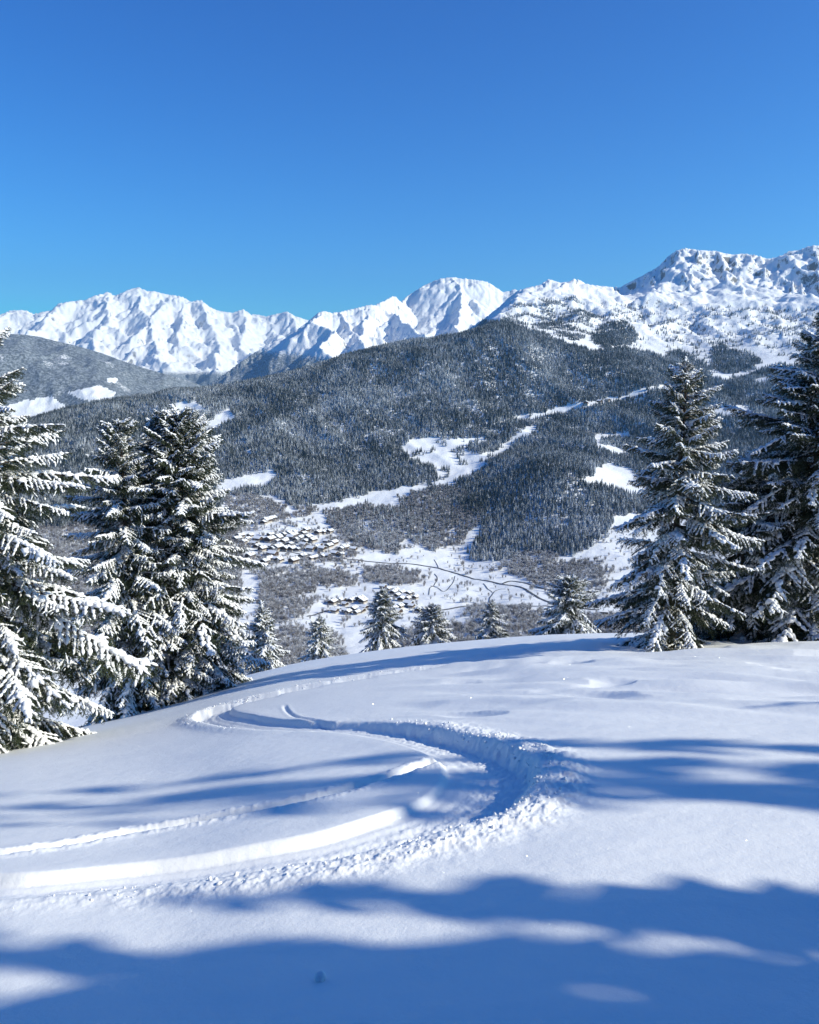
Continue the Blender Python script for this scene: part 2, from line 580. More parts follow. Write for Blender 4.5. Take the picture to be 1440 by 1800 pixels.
def build_slope():
    fine = np.linspace(-31, 31, 760)
    left = -31 - np.cumsum(np.linspace(0.12, 6, 48)); left = left[left > -179][::-1]
    right = 31 + np.cumsum(np.linspace(0.12, 6, 48)); right = right[right < 179]
    az = np.radians(np.concatenate([left, fine, right]))
    t = np.linspace(0, 1, 640)
    s_near, s_far = 0.98, 0.36
    # rows even in picture height near the camera, then even in distance over the crest
    tn = s_near + (s_far - s_near) * t
    d1 = []
    for q in tn:
        d1.append((-(0.229 - q) - math.sqrt(max((q - 0.229) ** 2 - 4 * 0.00125 * 2.0, 0))) / (2 * 0.00125))
    d1 = np.array(d1)
    d = np.concatenate([[0.05, 0.4, 0.8, 1.2, 1.6, 2.0, 2.3], d1, np.linspace(d1[-1] + .2, 52, 90), np.linspace(53, 150, 40)])
    d = np.unique(d)
    A, D = np.meshgrid(az, d)
    X = np.sin(A) * D; Y = np.cos(A) * D
    Z = H1(X, Y)
    tz, tr = tracks(X, Y)
    Z = Z + tz
    me = grid_mesh('snow_slope', X, Y, Z, [M_SNOW], wrap=True)
    o = link('snow_slope', me)
    tag(o, 'smooth powder snow slope with a curving ski track and tree shadows', kind='structure')
    return o


build_slope()


def H2(x, y):
    X = np.atleast_1d(np.asarray(x, float)); Y = np.atleast_1d(np.asarray(y, float))
    return H1(X, Y) + tracks(X, Y)[0]


# ------------------------------------------------------------------ the far terrain: heights over (azimuth, distance)
class Relief:
    def __init__(s, az, dd, Z):
        s.az, s.l, s.Z = az, np.log(dd), Z

    def z(s, X, Y):
        a = np.interp(np.arctan2(X, Y), s.az, np.arange(len(s.az)))
        l = np.interp(np.log(np.hypot(X, Y)), s.l, np.arange(len(s.l)))
        i = np.clip(a.astype(int), 0, len(s.az) - 2); j = np.clip(l.astype(int), 0, len(s.l) - 2)
        u = a - i; v = l - j
        Z = s.Z
        return (Z[j, i] * (1 - u) + Z[j, i + 1] * u) * (1 - v) + (Z[j + 1, i] * (1 - u) + Z[j + 1, i + 1] * u) * v


def contour_relief(contours, az, dd):
    """contours: list of [(x, y, d)...]; PCHIP of slope against log distance along each azimuth"""
    Ls, Ss = [], []
    for c in contours:
        if callable(c):
            l, s_ = c(az)
        else:
            c = np.array(c, float)
            a, s = px_ray(c[:, 0], c[:, 1])
            s_ = np.interp(az, a, s); l = np.log(np.interp(az, a, c[:, 2]))
        Ls.append(np.broadcast_to(l, az.shape)); Ss.append(np.broadcast_to(s_, az.shape))
    Ls = np.array(Ls); Ss = np.array(Ss)
    h = np.diff(Ls, axis=0); de = np.diff(Ss, axis=0) / h
    m = np.zeros_like(Ss)
    w1 = 2 * h[1:] + h[:-1]; w2 = h[1:] + 2 * h[:-1]
    same = de[1:] * de[:-1] > 0
    with np.errstate(divide='ignore', invalid='ignore'):
        m[1:-1] = np.where(same, (w1 + w2) / (w1 / de[:-1] + w2 / de[1:]), 0)
    m[0] = de[0]; m[-1] = de[-1]
    Lr = np.log(dd)[:, None]
    out = np.zeros((len(dd), len(az)))
    for k in range(len(h)):
        t = (Lr - Ls[k]) / h[k]
        mask = (t >= 0) & ((t < 1) if k < len(h) - 1 else (t <= 1.0001))
        t = np.clip(t, 0, 1)
        v = (2 * t ** 3 - 3 * t ** 2 + 1) * Ss[k] + (t ** 3 - 2 * t ** 2 + t) * h[k] * m[k] + (-2 * t ** 3 + 3 * t ** 2) * Ss[k + 1] + (t ** 3 - t ** 2) * h[k] * m[k + 1]
        out = np.where(mask, v, out)
    return out * dd[:, None]


def pin_skyline(Z, az, dd, sky_pts, d_lo, d_hi, only=None, rough=0.0016):
    """raise or lower whole columns so that their highest line of sight meets the traced skyline"""
    c = np.array(sky_pts, float)
    a, s = px_ray(c[:, 0], c[:, 1])
    target = np.interp(az, a, s) + rough * fbm(az * 900, az * 0 + 3.3, 5, 63, 0.62)
    w = (sstep(d_lo, d_hi, dd))[:, None]
    rows = dd > d_lo
    kk = np.exp(-0.5 * (np.arange(-40, 41) / 16.0) ** 2); kk /= kk.sum()
    if only is None:
        only = np.ones(len(az))
    for it in range(7):
        S = Z / dd[:, None]
        S = np.where(rows[:, None], S, -9)
        top = S.argmax(0)
        diff = (target - S.max(0)) * only
        low = np.convolve(np.pad(diff, 40, mode='edge'), kk, 'valid') * only
        if it < 3:
            Z = Z + w * low * dd[:, None]
        else:                                            # the fine detail only along the crest itself
            near = np.exp(-np.abs(dd[:, None] - dd[top][None]) / (0.016 * dd[top][None]))
            Z = Z + near * diff * dd[:, None]
    return Z


def world_px(x, y, d):
    a, sl = px_ray(x, y)
    return np.array([math.sin(float(a)) * d, math.cos(float(a)) * d, float(sl) * d])


def ridge_net(crest, spurs, seed, step, sub, fall=0.62):
    """skeleton of aretes: the crest, spurs coming down from its tops, ribs branching off the spurs"""
    rg = np.random.default_rng(seed)
    segs = []
    C = [world_px(*c) for c in crest]
    segs += [(C[k], C[k + 1]) for k in range(len(C) - 1)]

    def run(p, q, level):
        L = np.linalg.norm((q - p)[:2])
        n = max(2, int(L / step * (1.6 if level else 1.0)))
        dirn = (q - p)[:2] / (L + 1e-9); nrm = np.array([-dirn[1], dirn[0]])
        prev = p
        off = 0.0
        for k in range(1, n + 1):
            t = k / n
            off = off * 0.6 + rg.normal(0, 0.16) * L / n
            base = p + (q - p) * t
            base[2] = p[2] + (q[2] - p[2]) * (t ** 0.85) + rg.normal(0, 0.035) * L / n
            cur = base.copy(); cur[:2] += nrm * off * (1 if k < n else 0.5)
            segs.append((prev, cur))
            if level == 0 or (level == 1 and k < n):
                for sd in (1, -1):
                    if rg.random() < (0.85 if level == 0 else 0.5):
                        a = R(rg.uniform(42, 68)) * sd
                        dv = np.array([dirn[0] * math.cos(a) - dirn[1] * math.sin(a), dirn[0] * math.sin(a) + dirn[1] * math.cos(a)])
                        l2 = sub * (0.45 + 0.75 * t) * rg.uniform(0.6, 1.25) * (0.45 if level else 1.0)
                        e = np.array([cur[0] + dv[0] * l2, cur[1] + dv[1] * l2, cur[2] - l2 * fall * rg.uniform(0.75, 1.1)])
                        if level < 1: run(cur, e, level + 1)
                        else: segs.append((cur, e))
            prev = cur

    for (x0, y0, d0, x1, y1, d1) in spurs:
        run(world_px(x0, y0, d0), world_px(x1, y1, d1), 0)
    return segs


def net_height(X, Y, segs, slope, seed, warp):
    wx = X + warp * fbm(X / (warp * 5), Y / (warp * 5), 4, seed, 0.6); wy = Y + warp * fbm(X / (warp * 5), Y / (warp * 5), 4, seed + 1, 0.6)
    H = np.full(X.shape, -1e9)
    sl = slope * (1 + 0.22 * fbm(X / (warp * 12), Y / (warp * 12), 2, seed + 2))
    for p, q in segs:
        dx, dy = q[0] - p[0], q[1] - p[1]
        l2 = dx * dx + dy * dy + 1e-6
        t = np.clip(((wx - p[0]) * dx + (wy - p[1]) * dy) / l2, 0, 1)
        e = np.hypot(wx - p[0] - t * dx, wy - p[1] - t * dy)
        H = np.maximum(H, p[2] + (q[2] - p[2]) * t - sl * e)
    return H


XS = [-400, 0, 200, 400, 600, 800, 1000, 1200, 1440, 1800]
def row(ys, d):
    return [(x, y, d) for x, y in zip(XS, ys)]
RIDGE = [(-400, 790), (-200, 765), (0, 746), (60, 737), (100, 721), (250, 698), (400, 678), (480, 664), (540, 648), (600, 627), (680, 606), (730, 599), (770, 594), (800, 590), (830, 582), (850, 578),
         (880, 576), (920, 584), (1000, 608), (1050, 622), (1100, 630), (1180, 655), (1300, 660), (1440, 655), (1800, 650)]
BIGSKY = [(820, 580), (835, 570), (850, 561), (865, 549), (880, 537), (895, 522), (910, 511), (925, 506), (940, 503), (952, 499), (958, 495), (965, 490), (975, 493), (985, 497), (1000, 495), (1010, 490), (1018, 491), (1030, 499), (1060, 503), (1090, 505),
          (1105, 497), (1130, 484), (1150, 473), (1158, 468), (1170, 455), (1180, 446), (1190, 440), (1205, 436), (1220, 438), (1235, 440), (1260, 441), (1275, 446), (1290, 447), (1310, 446), (1330, 448), (1350, 455), (1362, 453),
          (1375, 449), (1385, 443), (1400, 440), (1420, 434), (1432, 431), (1450, 433), (1600, 420), (1800, 440)]


def c_start(az):
    d = 64.0
    X = np.sin(az) * d; Y = np.cos(az) * d
    return np.log(d), H0(X, Y) / d - 0.03


def cont_big():
    L = [c_start,
         row([1420] * 10, 150), row([1400] * 10, 420),
         row([1240, 1235, 1215, 1200, 1190, 1180, 1180, 1180, 1180, 1180], 950),
         row([1110, 1105, 1095, 1090, 1085, 1080, 1075, 1075, 1075, 1075], 1300),
         row([1005, 1000, 990, 985, 985, 990, 985, 975, 970, 970], 1750),
         row([925, 920, 910, 905, 900, 885, 880, 880, 880, 880], 2150),
         row([860, 845, 825, 815, 800, 795, 790, 790, 785, 785], 2600),
         row([825, 790, 755, 740, 715, 700, 715, 725, 720, 720], 3000),
         [(x, y, 3500) for x, y in RIDGE],
         [(-400, 900, 3950), (0, 860, 3950), (600, 760, 3950), (760, 700, 3950), (800, 640, 3950), (840, 590, 3950), (880, 560, 3950), (1000, 575, 3950), (1100, 592, 3950), (1200, 612, 3950), (1300, 606, 3950), (1440, 600, 3950), (1800, 600, 3950)],
         [(-400, 1000, 4500), (600, 850, 4500), (760, 770, 4500), (800, 660, 4500), (820, 590, 4500), (850, 568, 4500), (910, 525, 4500), (1000, 530, 4500), (1100, 545, 4500), (1200, 560, 4500), (1440, 552, 4500), (1800, 550, 4500)],
         [(-400, 1000, 5000), (600, 850, 5000), (760, 800, 5000), (800, 700, 5000), (820, 600, 5000), (850, 563, 5000), (880, 538, 5000), (910, 512, 5000), (965, 495, 5000), (1030, 500, 5000), (1090, 507, 5000), (1200, 505, 5000), (1300, 505, 5000), (1440, 498, 5000), (1800, 490, 5000)],
         [(-400, 1000, 5600), (600, 900, 5600), (760, 850, 5600), (820, 700, 5600), (880, 600, 5600), (960, 520, 5600), (1030, 515, 5600), (1090, 505, 5600), (1130, 484, 5600), (1190, 440, 5600), (1290, 447, 5600), (1440, 431, 5600), (1800, 440, 5600)],
         [(-400, 1000, 6600), (600, 900, 6600), (760, 850, 6600), (900, 700, 6600), (1090, 600, 6600), (1440, 540, 6600), (1800, 540, 6600)]]
    return L


def big_noise(A, D, base):
    X = np.sin(A) * D; Y = np.cos(A) * D
    px, _ = to_px(X, Y, base)
    wx = X + 60 * fbm(X / 400, Y / 400, 3, 71); wy = Y + 60 * fbm(X / 400, Y / 400, 3, 72)
    low = sstep(300, 900, D) * (1 - sstep(3600, 4000, D))
    z = low * (10 * fbm(X / 420, Y / 420, 5, 3) + 3.2 * fbm(X / 75, Y / 75, 3, 4) + 5 * (ridged(wx / 260, wy / 260, 4, 6) - 0.5))
    # gullies down the forested hill
    hill = sstep(2250, 2700, D) * (1 - sstep(3350, 3550, D))
    z = z + hill * (62 * (ridged((wx + 0.5 * wy) / 520 + 3, wy / 1500, 4, 14) - 0.55) + 12 * fbm(X / 170, Y / 170, 3, 15))
    # the wooded knoll whose left flank lies in shade
    kx, ky = np.sin(px_ray(975, 870)[0]) * 2230, np.cos(px_ray(975, 870)[0]) * 2230
    z = z + 70 * np.exp(-(((X - kx) / 150) ** 2 + ((Y - ky) / 330) ** 2))
    mtn = sstep(3650, 4300, D) * sstep(780, 900, px)
    rocky = sstep(4900, 5300, D) * sstep(1060, 1160, px)
    z = z + mtn * (34 * facet(wx / 330, wy / 420, 6, 22, .52) + 26 * eroded(wx / 200, wy / 250, 8, 26, .58) + 8 * fbm(X / 50, Y / 50, 3, 23))
    z = z + rocky * (30 * facet(wx / 200 + 7, wy / 240, 7, 24, .54))
    return z


def build_terrain():
    dd = np.concatenate([np.geomspace(66, 800, 40), np.geomspace(810, 3700, 400)[0:], np.linspace(3712, 6500, 260)])
    azc = np.concatenate([R(-58) + np.linspace(0, 1, 24) * R(24), np.linspace(R(-33.8), R(33.8), 820), R(34.2) + np.linspace(0, 1, 24) * R(24)])
    base = contour_relief(cont_big(), azc, dd)
    A, D = np.meshgrid(azc, dd)
    Z = base + big_noise(A, D, base)
    net = ridge_net([(x, y, 5600) for x, y in BIGSKY if 1080 < x < 1700],
                    [(1190, 440, 5600, 1222, 560, 4550), (1260, 441, 5600, 1278, 560, 4600), (1330, 448, 5600, 1352, 575, 4500), (1400, 440, 5600, 1415, 570, 4500), (1158, 468, 5600, 1150, 530, 4900), (1225, 439, 5600, 1246, 510, 5000),
                     (1295, 447, 5600, 1310, 520, 4900), (1432, 431, 5600, 1470, 570, 4500), (1600, 420, 5600, 1600, 560, 4500), (1372, 450, 5600, 1385, 520, 4950)], 7, 150, 190, 0.66)
    far = dd > 4350
    Xf, Yf = (np.sin(A) * D)[far], (np.cos(A) * D)[far]
    h = net_height(Xf, Yf, net, 1.0, 105, 34) + 30 * facet(Xf / 140, Yf / 160, 7, 26, .62)
    Z[far] = np.where(D[far] > 4350, np.maximum(Z[far] - 75 * sstep(4700, 5300, D[far]), h), Z[far])
    px_c = to_px(np.sin(azc) * 5000, np.cos(azc) * 5000, np.zeros_like(azc))[0]
    Z = pin_skyline(Z, azc, dd, BIGSKY, 4000, 5200, only=sstep(815, 830, px_c))
    hill = Relief(azc, dd, Z)
    X = np.sin(A) * D; Y = np.cos(A) * D
    cut = int(np.searchsorted(dd, 3700))
    me = grid_mesh('valley', X[:cut + 1], Y[:cut + 1], Z[:cut + 1], [M_VALLEY])
    tag(link('valley', me), 'snowy valley floor rising to the wooded ridge beyond', kind='structure')
    c0 = int(np.searchsorted(azc, px_ray(600, 700)[0]))
    ms = (slice(cut, None), slice(c0, None))
    me = grid_mesh('mountain', X[ms], Y[ms], Z[ms], [M_ROCKY], attrs={'wood': np.zeros(X[ms].size)}, smooth=True)
    tag(link('mountain', me), 'broad snow-covered mountain with rocky summit above the wooded ridge', kind='structure')
    return hill


HILL = build_terrain()

FARL_SKY = [(-400, 570), (-150, 560), (0, 553), (20, 545), (45, 545), (60, 552), (90, 545), (105, 533), (120, 530), (150, 527), (165, 520), (178, 517), (190, 513), (200, 519), (210, 517), (220, 512), (230, 508), (245, 505), (258, 511),
            (275, 512), (290, 517), (300, 518), (310, 519), (322, 522), (335, 531), (345, 528), (355, 528), (365, 536), (378, 544), (390, 547), (410, 550), (420, 546), (428, 543), (440, 552), (455, 553), (470, 556), (480, 553), (492, 551), (505, 547), (515, 553), (525, 558), (540, 562), (620, 575), (760, 600)]
BEC_SKY = [(330, 700), (395, 657), (430, 631), (470, 606), (500, 592), (520, 581), (535, 570), (545, 562), (560, 549), (572, 547), (582, 550), (595, 549), (610, 545), (625, 542), (640, 538), (650, 536), (660, 536), (672, 530), (680, 526),
           (690, 520), (697, 522), (704, 530), (712, 524), (730, 511), (745, 502), (758, 496), (775, 490), (793, 487), (810, 489), (830, 491), (850, 494), (862, 498), (875, 507), (884, 513), (894, 512), (905, 508), (920, 516), (960, 540), (1050, 600), (1200, 640)]
LOW_SKY = [(-400, 540), (-150, 565), (0, 586), (40, 588), (70, 592), (100, 600), (140, 609), (180, 621), (220, 636), (260, 649), (300, 660), (330, 668), (370, 684), (420, 702), (520, 740)]


def far_range(name, label, contours, az0, az1, n, dd, noise, skyline, d_lo, d_hi, mat, wood, net=None, dr=None):
    a0, _ = px_ray(az0, 650); a1, _ = px_ray(az1, 650)
    az = np.linspace(float(a0), float(a1), n)
    base = contour_relief(contours, az, dd)
    A, D = np.meshgrid(az, dd)
    X = np.sin(A) * D; Y = np.cos(A) * D
    Z = base + noise(X, Y, D)
    if net:
        h = net_height(X, Y, *net)
        Z = np.maximum(base - 0.030 * D * sstep(0.995, 0.93, D / np.interp(az, *dr)[None]) - 60 + 0.6 * noise(X, Y, D), h + noise(X, Y, D) * 0.5)
    Z = pin_skyline(Z, az, dd, skyline, d_lo, d_hi, rough=0.0004 if name == 'wooded_hill' else 0.0020)
    px, py = to_px(X, Y, Z)
    me = grid_mesh(name, X, Y, Z, [mat], attrs={'wood': wood(X, Y, Z, px, py)}, smooth=True)
    return tag(link(name, me), label, kind='structure')


def n_farl(X, Y, D):
    wx = X + 500 * fbm(X / 3000, Y / 3000, 3, 81); wy = Y + 500 * fbm(X / 3000, Y / 3000, 3, 82)
    k = sstep(12000, 15000, D)
    return k * (210 * facet(wx / 1000, wy / 1150, 8, 83, .60) + 60 * eroded(wx / 900, wy / 1100, 8, 84, .55))


def n_bec(X, Y, D):
    wx = X + 300 * fbm(X / 1800, Y / 1800, 3, 91); wy = Y + 300 * fbm(X / 1800, Y / 1800, 3, 92)
    return 75 * facet(wx / 520, wy / 600, 8, 93, .60) + 25 * eroded(wx / 500, wy / 600, 8, 94, .55)


def n_low(X, Y, D):
    wx = X + 150 * fbm(X / 900, Y / 900, 3, 95); wy = Y + 150 * fbm(X / 900, Y / 900, 3, 96)
    return 150 * (ridged(wx / 1100, wy / 1400, 6, 97) - 0.5) + 30 * fbm(X / 300, Y / 300, 3, 98)


NET_L = ridge_net([(x, y, 20500) for x, y in FARL_SKY[1:-1]],
                  [(245, 505, 20500, 305, 650, 15500), (190, 513, 20500, 150, 640, 15800), (105, 533, 20500, 60, 620, 16500), (20, 545, 20500, -30, 630, 16500), (320, 520, 20500, 325, 600, 17500),
                   (355, 528, 20500, 385, 660, 15800), (428, 543, 20500, 445, 650, 16500), (505, 547, 20500, 525, 640, 17000), (278, 512, 20500, 240, 590, 17500), (470, 556, 20500, 480, 610, 18500), (-150, 560, 20500, -140, 640, 16500), (390, 547, 20500, 412, 600, 18500)], 5, 620, 1100, 0.64)
NET_B = ridge_net([(x, y, float(np.interp(x, [300, 480, 660, 720, 1200], [9900, 10400, 10900, 12200, 12200]))) for x, y in BEC_SKY],
                  [(795, 487, 12200, 825, 620, 9400), (690, 520, 11600, 742, 610, 9000), (645, 538, 10850, 672, 630, 8700), (562, 549, 10620, 590, 640, 8600), (600, 549, 10700, 622, 610, 9300), (520, 581, 10500, 530, 650, 8800), (905, 508, 12200, 930, 580, 10500)], 6, 420, 560, 0.66)
far_range('mountain_range', 'distant jagged snow massif on the left skyline',
          [[(-400, 800, 11500), (760, 800, 11500)], [(-400, 690, 14000), (0, 690, 14000), (400, 700, 14000), (760, 720, 14000)],
           [(-400, 610, 17000), (0, 600, 17000), (240, 585, 17000), (420, 610, 17000), (760, 650, 17000)],
           [(x, y, 20500) for x, y in FARL_SKY], [(-400, 640, 24000), (760, 680, 24000)]],
          -380, 740, 520, np.linspace(11600, 23500, 300), n_farl, FARL_SKY, 15000, 20000, M_PEAK,
          lambda X, Y, Z, px, py: sstep(635, 665, py) * 0.65, (NET_L, 0.86, 85, 170), (np.array([-1, 1.0]), np.array([20500, 20500.0])))
far_range('mountain_peak', 'steep pyramid peak and its ridge in the middle of the skyline',
          [[(300, 900, 7000), (1200, 900, 7000)], [(300, 760, 8200), (560, 690, 8200), (700, 660, 8200), (900, 640, 8200), (1200, 680, 8200)],
           [(300, 720, 9300), (395, 660, 9300), (470, 612, 9300), (560, 572, 9500), (640, 555, 9700), (700, 580, 9700), (780, 580, 9700), (900, 590, 9700), (1200, 660, 9700)],
           [(x, y, np.interp(x, [300, 480, 660, 720, 1200], [9900, 10400, 10900, 12200, 12200])) for x, y in BEC_SKY],
           [(300, 860, 14000), (560, 720, 14000), (800, 640, 14000), (1200, 740, 14000)]],
          320, 1150, 460, np.linspace(7100, 13800, 280), n_bec, BEC_SKY, 8600, 10600, M_PEAK,
          lambda X, Y, Z, px, py: sstep(600, 640, py + (560 - px) * 0.12) * 0.6, (NET_B, 0.98, 95, 90), (px_ray(np.array([300, 480, 660, 720, 1200]), 600)[0], np.array([9900, 10400, 10900, 12200, 12200.0])))
far_range('wooded_hill', 'hazy forested ridge with white clearings far off on the left',
          [[(-400, 860, 5200), (520, 860, 5200)], [(-400, 700, 6400), (0, 715, 6400), (200, 705, 6400), (520, 780, 6400)],
           [(x, y, 7600) for x, y in LOW_SKY], [(-400, 700, 9000), (520, 860, 9000)]],
          -380, 500, 320, np.linspace(5250, 8900, 170), n_low, LOW_SKY, 6300, 7300, M_PEAK,
          lambda X, Y, Z, px, py: np.clip(0.78 - 0.9 * (in_poly(px, py, [(120, 690), (175, 678), (205, 690), (195, 702), (150, 704)]) | in_poly(px, py, [(40, 705), (90, 698), (118, 716), (70, 735), (20, 740), (-40, 730)]) | in_poly(px, py, [(188, 665), (207, 664), (205, 672), (190, 672)]))
                                          - 0.55 * np.clip(fbm(X / 260, Y / 200, 3, 99), 0, 1), 0, 1))

# ------------------------------------------------------------------ where the woods and fields lie (traced on the photograph, set out on the terrain)
CLEAR = [  # open snow inside the forest
    [(300, 712), (345, 705), (360, 718), (350, 728), (312, 726)], [(345, 745), (372, 740), (402, 712), (410, 735), (385, 752), (350, 760)],
    [(380, 850), (420, 838), (478, 826), (488, 842), (470, 856), (430, 858), (400, 866), (376, 868)],
    [(1185, 683), (1145, 688), (1120, 698), (1090, 705), (1050, 713), (1005, 722), (960, 732), (925, 740), (905, 738), (860, 748), (850, 746), (880, 738), (945, 728), (1010, 709), (1060, 703), (1100, 695), (1125, 685), (1185, 676)],
    [(715, 800), (700, 776), (760, 770), (850, 772), (866, 778), (815, 784), (830, 795), (872, 796), (868, 806), (840, 822), (815, 830), (790, 846), (770, 840), (758, 818), (725, 812)],
    [(868, 798), (845, 828), (800, 848), (760, 858), (700, 868), (640, 882), (600, 890), (560, 905), (545, 900), (590, 884), (620, 874), (700, 858), (765, 848), (805, 832), (830, 812)],
    [(925, 752), (948, 748), (945, 762), (920, 768), (880, 800), (868, 806), (872, 792), (905, 766)],
    [(985, 752), (1020, 749), (1028, 754), (1000, 757)],
    [(1045, 758), (1060, 763), (1110, 760), (1105, 772), (1060, 772), (1055, 780), (1095, 788), (1108, 798), (1085, 800), (1062, 792), (1042, 780)],
    [(1050, 820), (1075, 815), (1100, 822), (1140, 850), (1145, 876), (1110, 872), (1075, 860), (1040, 852), (1015, 845), (1045, 836)],
    [(1250, 715), (1300, 712), (1322, 716), (1318, 732), (1270, 732), (1240, 736)],
    [(1245, 652), (1275, 655), (1310, 655), (1340, 638), (1320, 615), (1340, 605), (1375, 632), (1372, 642), (1345, 650), (1310, 662), (1280, 668), (1250, 664)],
    [(1325, 668), (1350, 660), (1352, 668), (1330, 674)],
    [(805, 965), (830, 930), (842, 905), (845, 935), (822, 985), (800, 990)],
]
CONIFER = [  # closed evergreen forest
    [(-300, 780), (0, 735), (60, 726), (100, 710), (250, 686), (400, 664), (540, 636), (600, 612), (680, 590), (800, 574), (835, 566), (860, 568), (900, 572), (925, 580), (960, 588), (1000, 606), (1040, 616), (1100, 612), (1150, 625), (1180, 640), (1240, 648), (1440, 640), (1700, 640),
     (1700, 900), (1440, 900), (1180, 900), (1085, 905), (1062, 948), (1010, 975), (930, 976), (850, 988), (820, 985), (838, 930), (850, 900), (835, 862), (800, 850), (770, 846), (690, 866), (622, 876), (585, 884), (520, 894), (482, 872), (400, 872), (380, 900), (100, 930), (-300, 930)],
    [(780, 862), (830, 846), (870, 862), (868, 900), (830, 905), (790, 880)],
]
BRUSH = [  # leafless broadleaf woods
    [(563, 900), (600, 896), (640, 888), (700, 893), (712, 930), (700, 977), (655, 965), (610, 950), (580, 925)],
    [(700, 872), (780, 855), (840, 870), (852, 905), (836, 928), (815, 958), (760, 968), (712, 950), (700, 905)],
    [(-100, 900), (250, 900), (420, 905), (430, 960), (420, 1120), (-100, 1150)],
    [(455, 1005), (520, 998), (560, 1000), (556, 1045), (545, 1085), (520, 1100), (459, 1098)],
    [(535, 998), (580, 1000), (632, 1010), (625, 1032), (560, 1032)],
    [(636, 1000), (680, 996), (738, 1005), (742, 1024), (700, 1032), (640, 1022)],
    [(395, 872), (440, 868), (500, 888), (560, 895), (545, 908), (470, 918), (400, 905)],
    [(880, 975), (930, 970), (985, 978), (978, 1015), (935, 1024), (893, 1008)],
    [(820, 1068), (850, 1060), (888, 1070), (885, 1096), (822, 1098)],
    [(885, 1070), (940, 1068), (945, 1096), (890, 1098)],
    [(920, 1000), (985, 990), (1040, 985), (1080, 1000), (1060, 1040), (985, 1050), (940, 1035)],
    [(440, 1100), (520, 1105), (600, 1120), (620, 1190), (430, 1190)],
    [(930, 1075), (1000, 1080), (1100, 1085), (1180, 1095), (1180, 1190), (930, 1190)],
    [(700, 1110), (820, 1100), (930, 1100), (930, 1190), (700, 1190)],
]
ROADS = [  # pixels, half width (m)
    ([(540, 974), (577, 980), (632, 985), (702, 991), (740, 994), (771, 999), (817, 1013), (855, 1021), (887, 1028), (914, 1032), (934, 1043), (950, 1053), (972, 1060), (1010, 1068), (1070, 1074)], 2.6),
    ([(884, 1026), (900, 1022), (925, 1026), (950, 1034), (985, 1040), (1040, 1040)], 2.6),
    ([(1010, 1028), (1040, 1022), (1080, 1020), (1120, 1020)], 2.2),
    ([(765, 1075), (790, 1071), (820, 1066), (850, 1064), (880, 1065), (930, 1066), (980, 1068)], 2.2),
    ([(763, 984), (768, 992), (771, 999)], 0.8), ([(764, 1009), (769, 1018), (764, 1028), (756, 1034), (754, 1046)], 0.8), ([(800, 1013), (794, 1028), (781, 1040), (770, 1034), (757, 1030)], 0.8),
    ([(860, 1060), (862, 1050), (870, 1040), (880, 1036), (890, 1036)], 0.8), ([(850, 1026), (858, 1036), (866, 1042)], 0.8),
    ([(440, 968), (500, 970), (540, 976), (600, 983)], 2.0), ([(540, 1084), (600, 1070), (660, 1066), (720, 1068), (765, 1075)], 2.2),
]


def hill_px(x, y, d0=800, d1=6400):
    """where a line of sight meets the far terrain"""
    az, s = px_ray(x, y)
    az = np.atleast_1d(az); s = np.atleast_1d(s)
    ds = np.geomspace(d0, d1, 900)
    X = np.sin(az)[:, None] * ds; Y = np.cos(az)[:, None] * ds
    g = s[:, None] * ds - HILL.z(X, Y)
    hit = g < 0
    ok = hit.any(1)
    i = np.clip(np.where(ok, hit.argmax(1), len(ds) - 1), 1, None)
    r = np.arange(len(az))
    t = np.clip(g[r, i - 1] / (g[r, i - 1] - g[r, i] + 1e-9), 0, 1)
    d = ds[i - 1] + t * (ds[i] - ds[i - 1])
    X = np.sin(az) * d; Y = np.cos(az) * d
    return X, Y, HILL.z(X, Y), ok


def build_road(pts, hw):
    P = np.array(pts, float)
    X, Y, Z, ok = hill_px(P[:, 0], P[:, 1])
    S = spline(np.column_stack([X, Y]), 14)
    T = np.gradient(S, axis=0); T /= np.linalg.norm(T, axis=1)[:, None] + 1e-9
    Nn = np.column_stack([-T[:, 1], T[:, 0]])
    lines = []
    for k, off in enumerate((-1.0, -0.4, 0.4, 1.0)):
        q = S + Nn * hw * off
        lines.append(np.column_stack([q, HILL.z(q[:, 0], q[:, 1]) + 0.5]))
    zc = np.max([l[:, 2] for l in lines], axis=0)
    G = np.array(lines)
    G[:, :, 2] = zc[None] + 0.1
    me = grid_mesh('road', G[:, :, 0], G[:, :, 1], G[:, :, 2], [M_ROAD])
    tag(link('road', me), 'cleared dark road winding over the snowy valley floor', kind='structure')
    return S


ROAD_S = [build_road(p, w) for p, w in ROADS]


def scatter(n, d0, d1, x0, x1, seed):
    rg = np.random.default_rng(seed)
    a0 = float(px_ray(x0, 800)[0]); a1 = float(px_ray(x1, 800)[0])
    az = rg.uniform(a0, a1, n)
    d = np.sqrt(rg.uniform(d0 * d0, d1 * d1, n))
    X = np.sin(az) * d; Y = np.cos(az) * d
    Z = HILL.z(X, Y)
    px, py = to_px(X, Y, Z)
    j = 9.0
    jx = px + j * fbm(X / 40, Y / 40, 2, 201) + rg.normal(0, 1.2, n); jy = py + 0.7 * j * fbm(X / 40, Y / 40, 2, 202) + rg.normal(0, .8, n)
    return X, Y, Z, px, py, jx, jy, d, rg


def visible(X, Y, Z, h, lim=None):
    """does the ground between camera and tree leave its upper half in sight"""
    d = np.hypot(X, Y)
    s = (Z + h * 0.9) / d
    ok = np.ones(len(X), bool)
    for f in np.geomspace(0.2, 0.985, 40):
        ok &= (HILL.z(X * f, Y * f) / (d * f)) < s + 0.0005
    return ok


def any_poly(jx, jy, polys):
    m = np.zeros(jx.shape, bool)
    for p in polys:
        m |= in_poly(jx, jy, p)
    return m


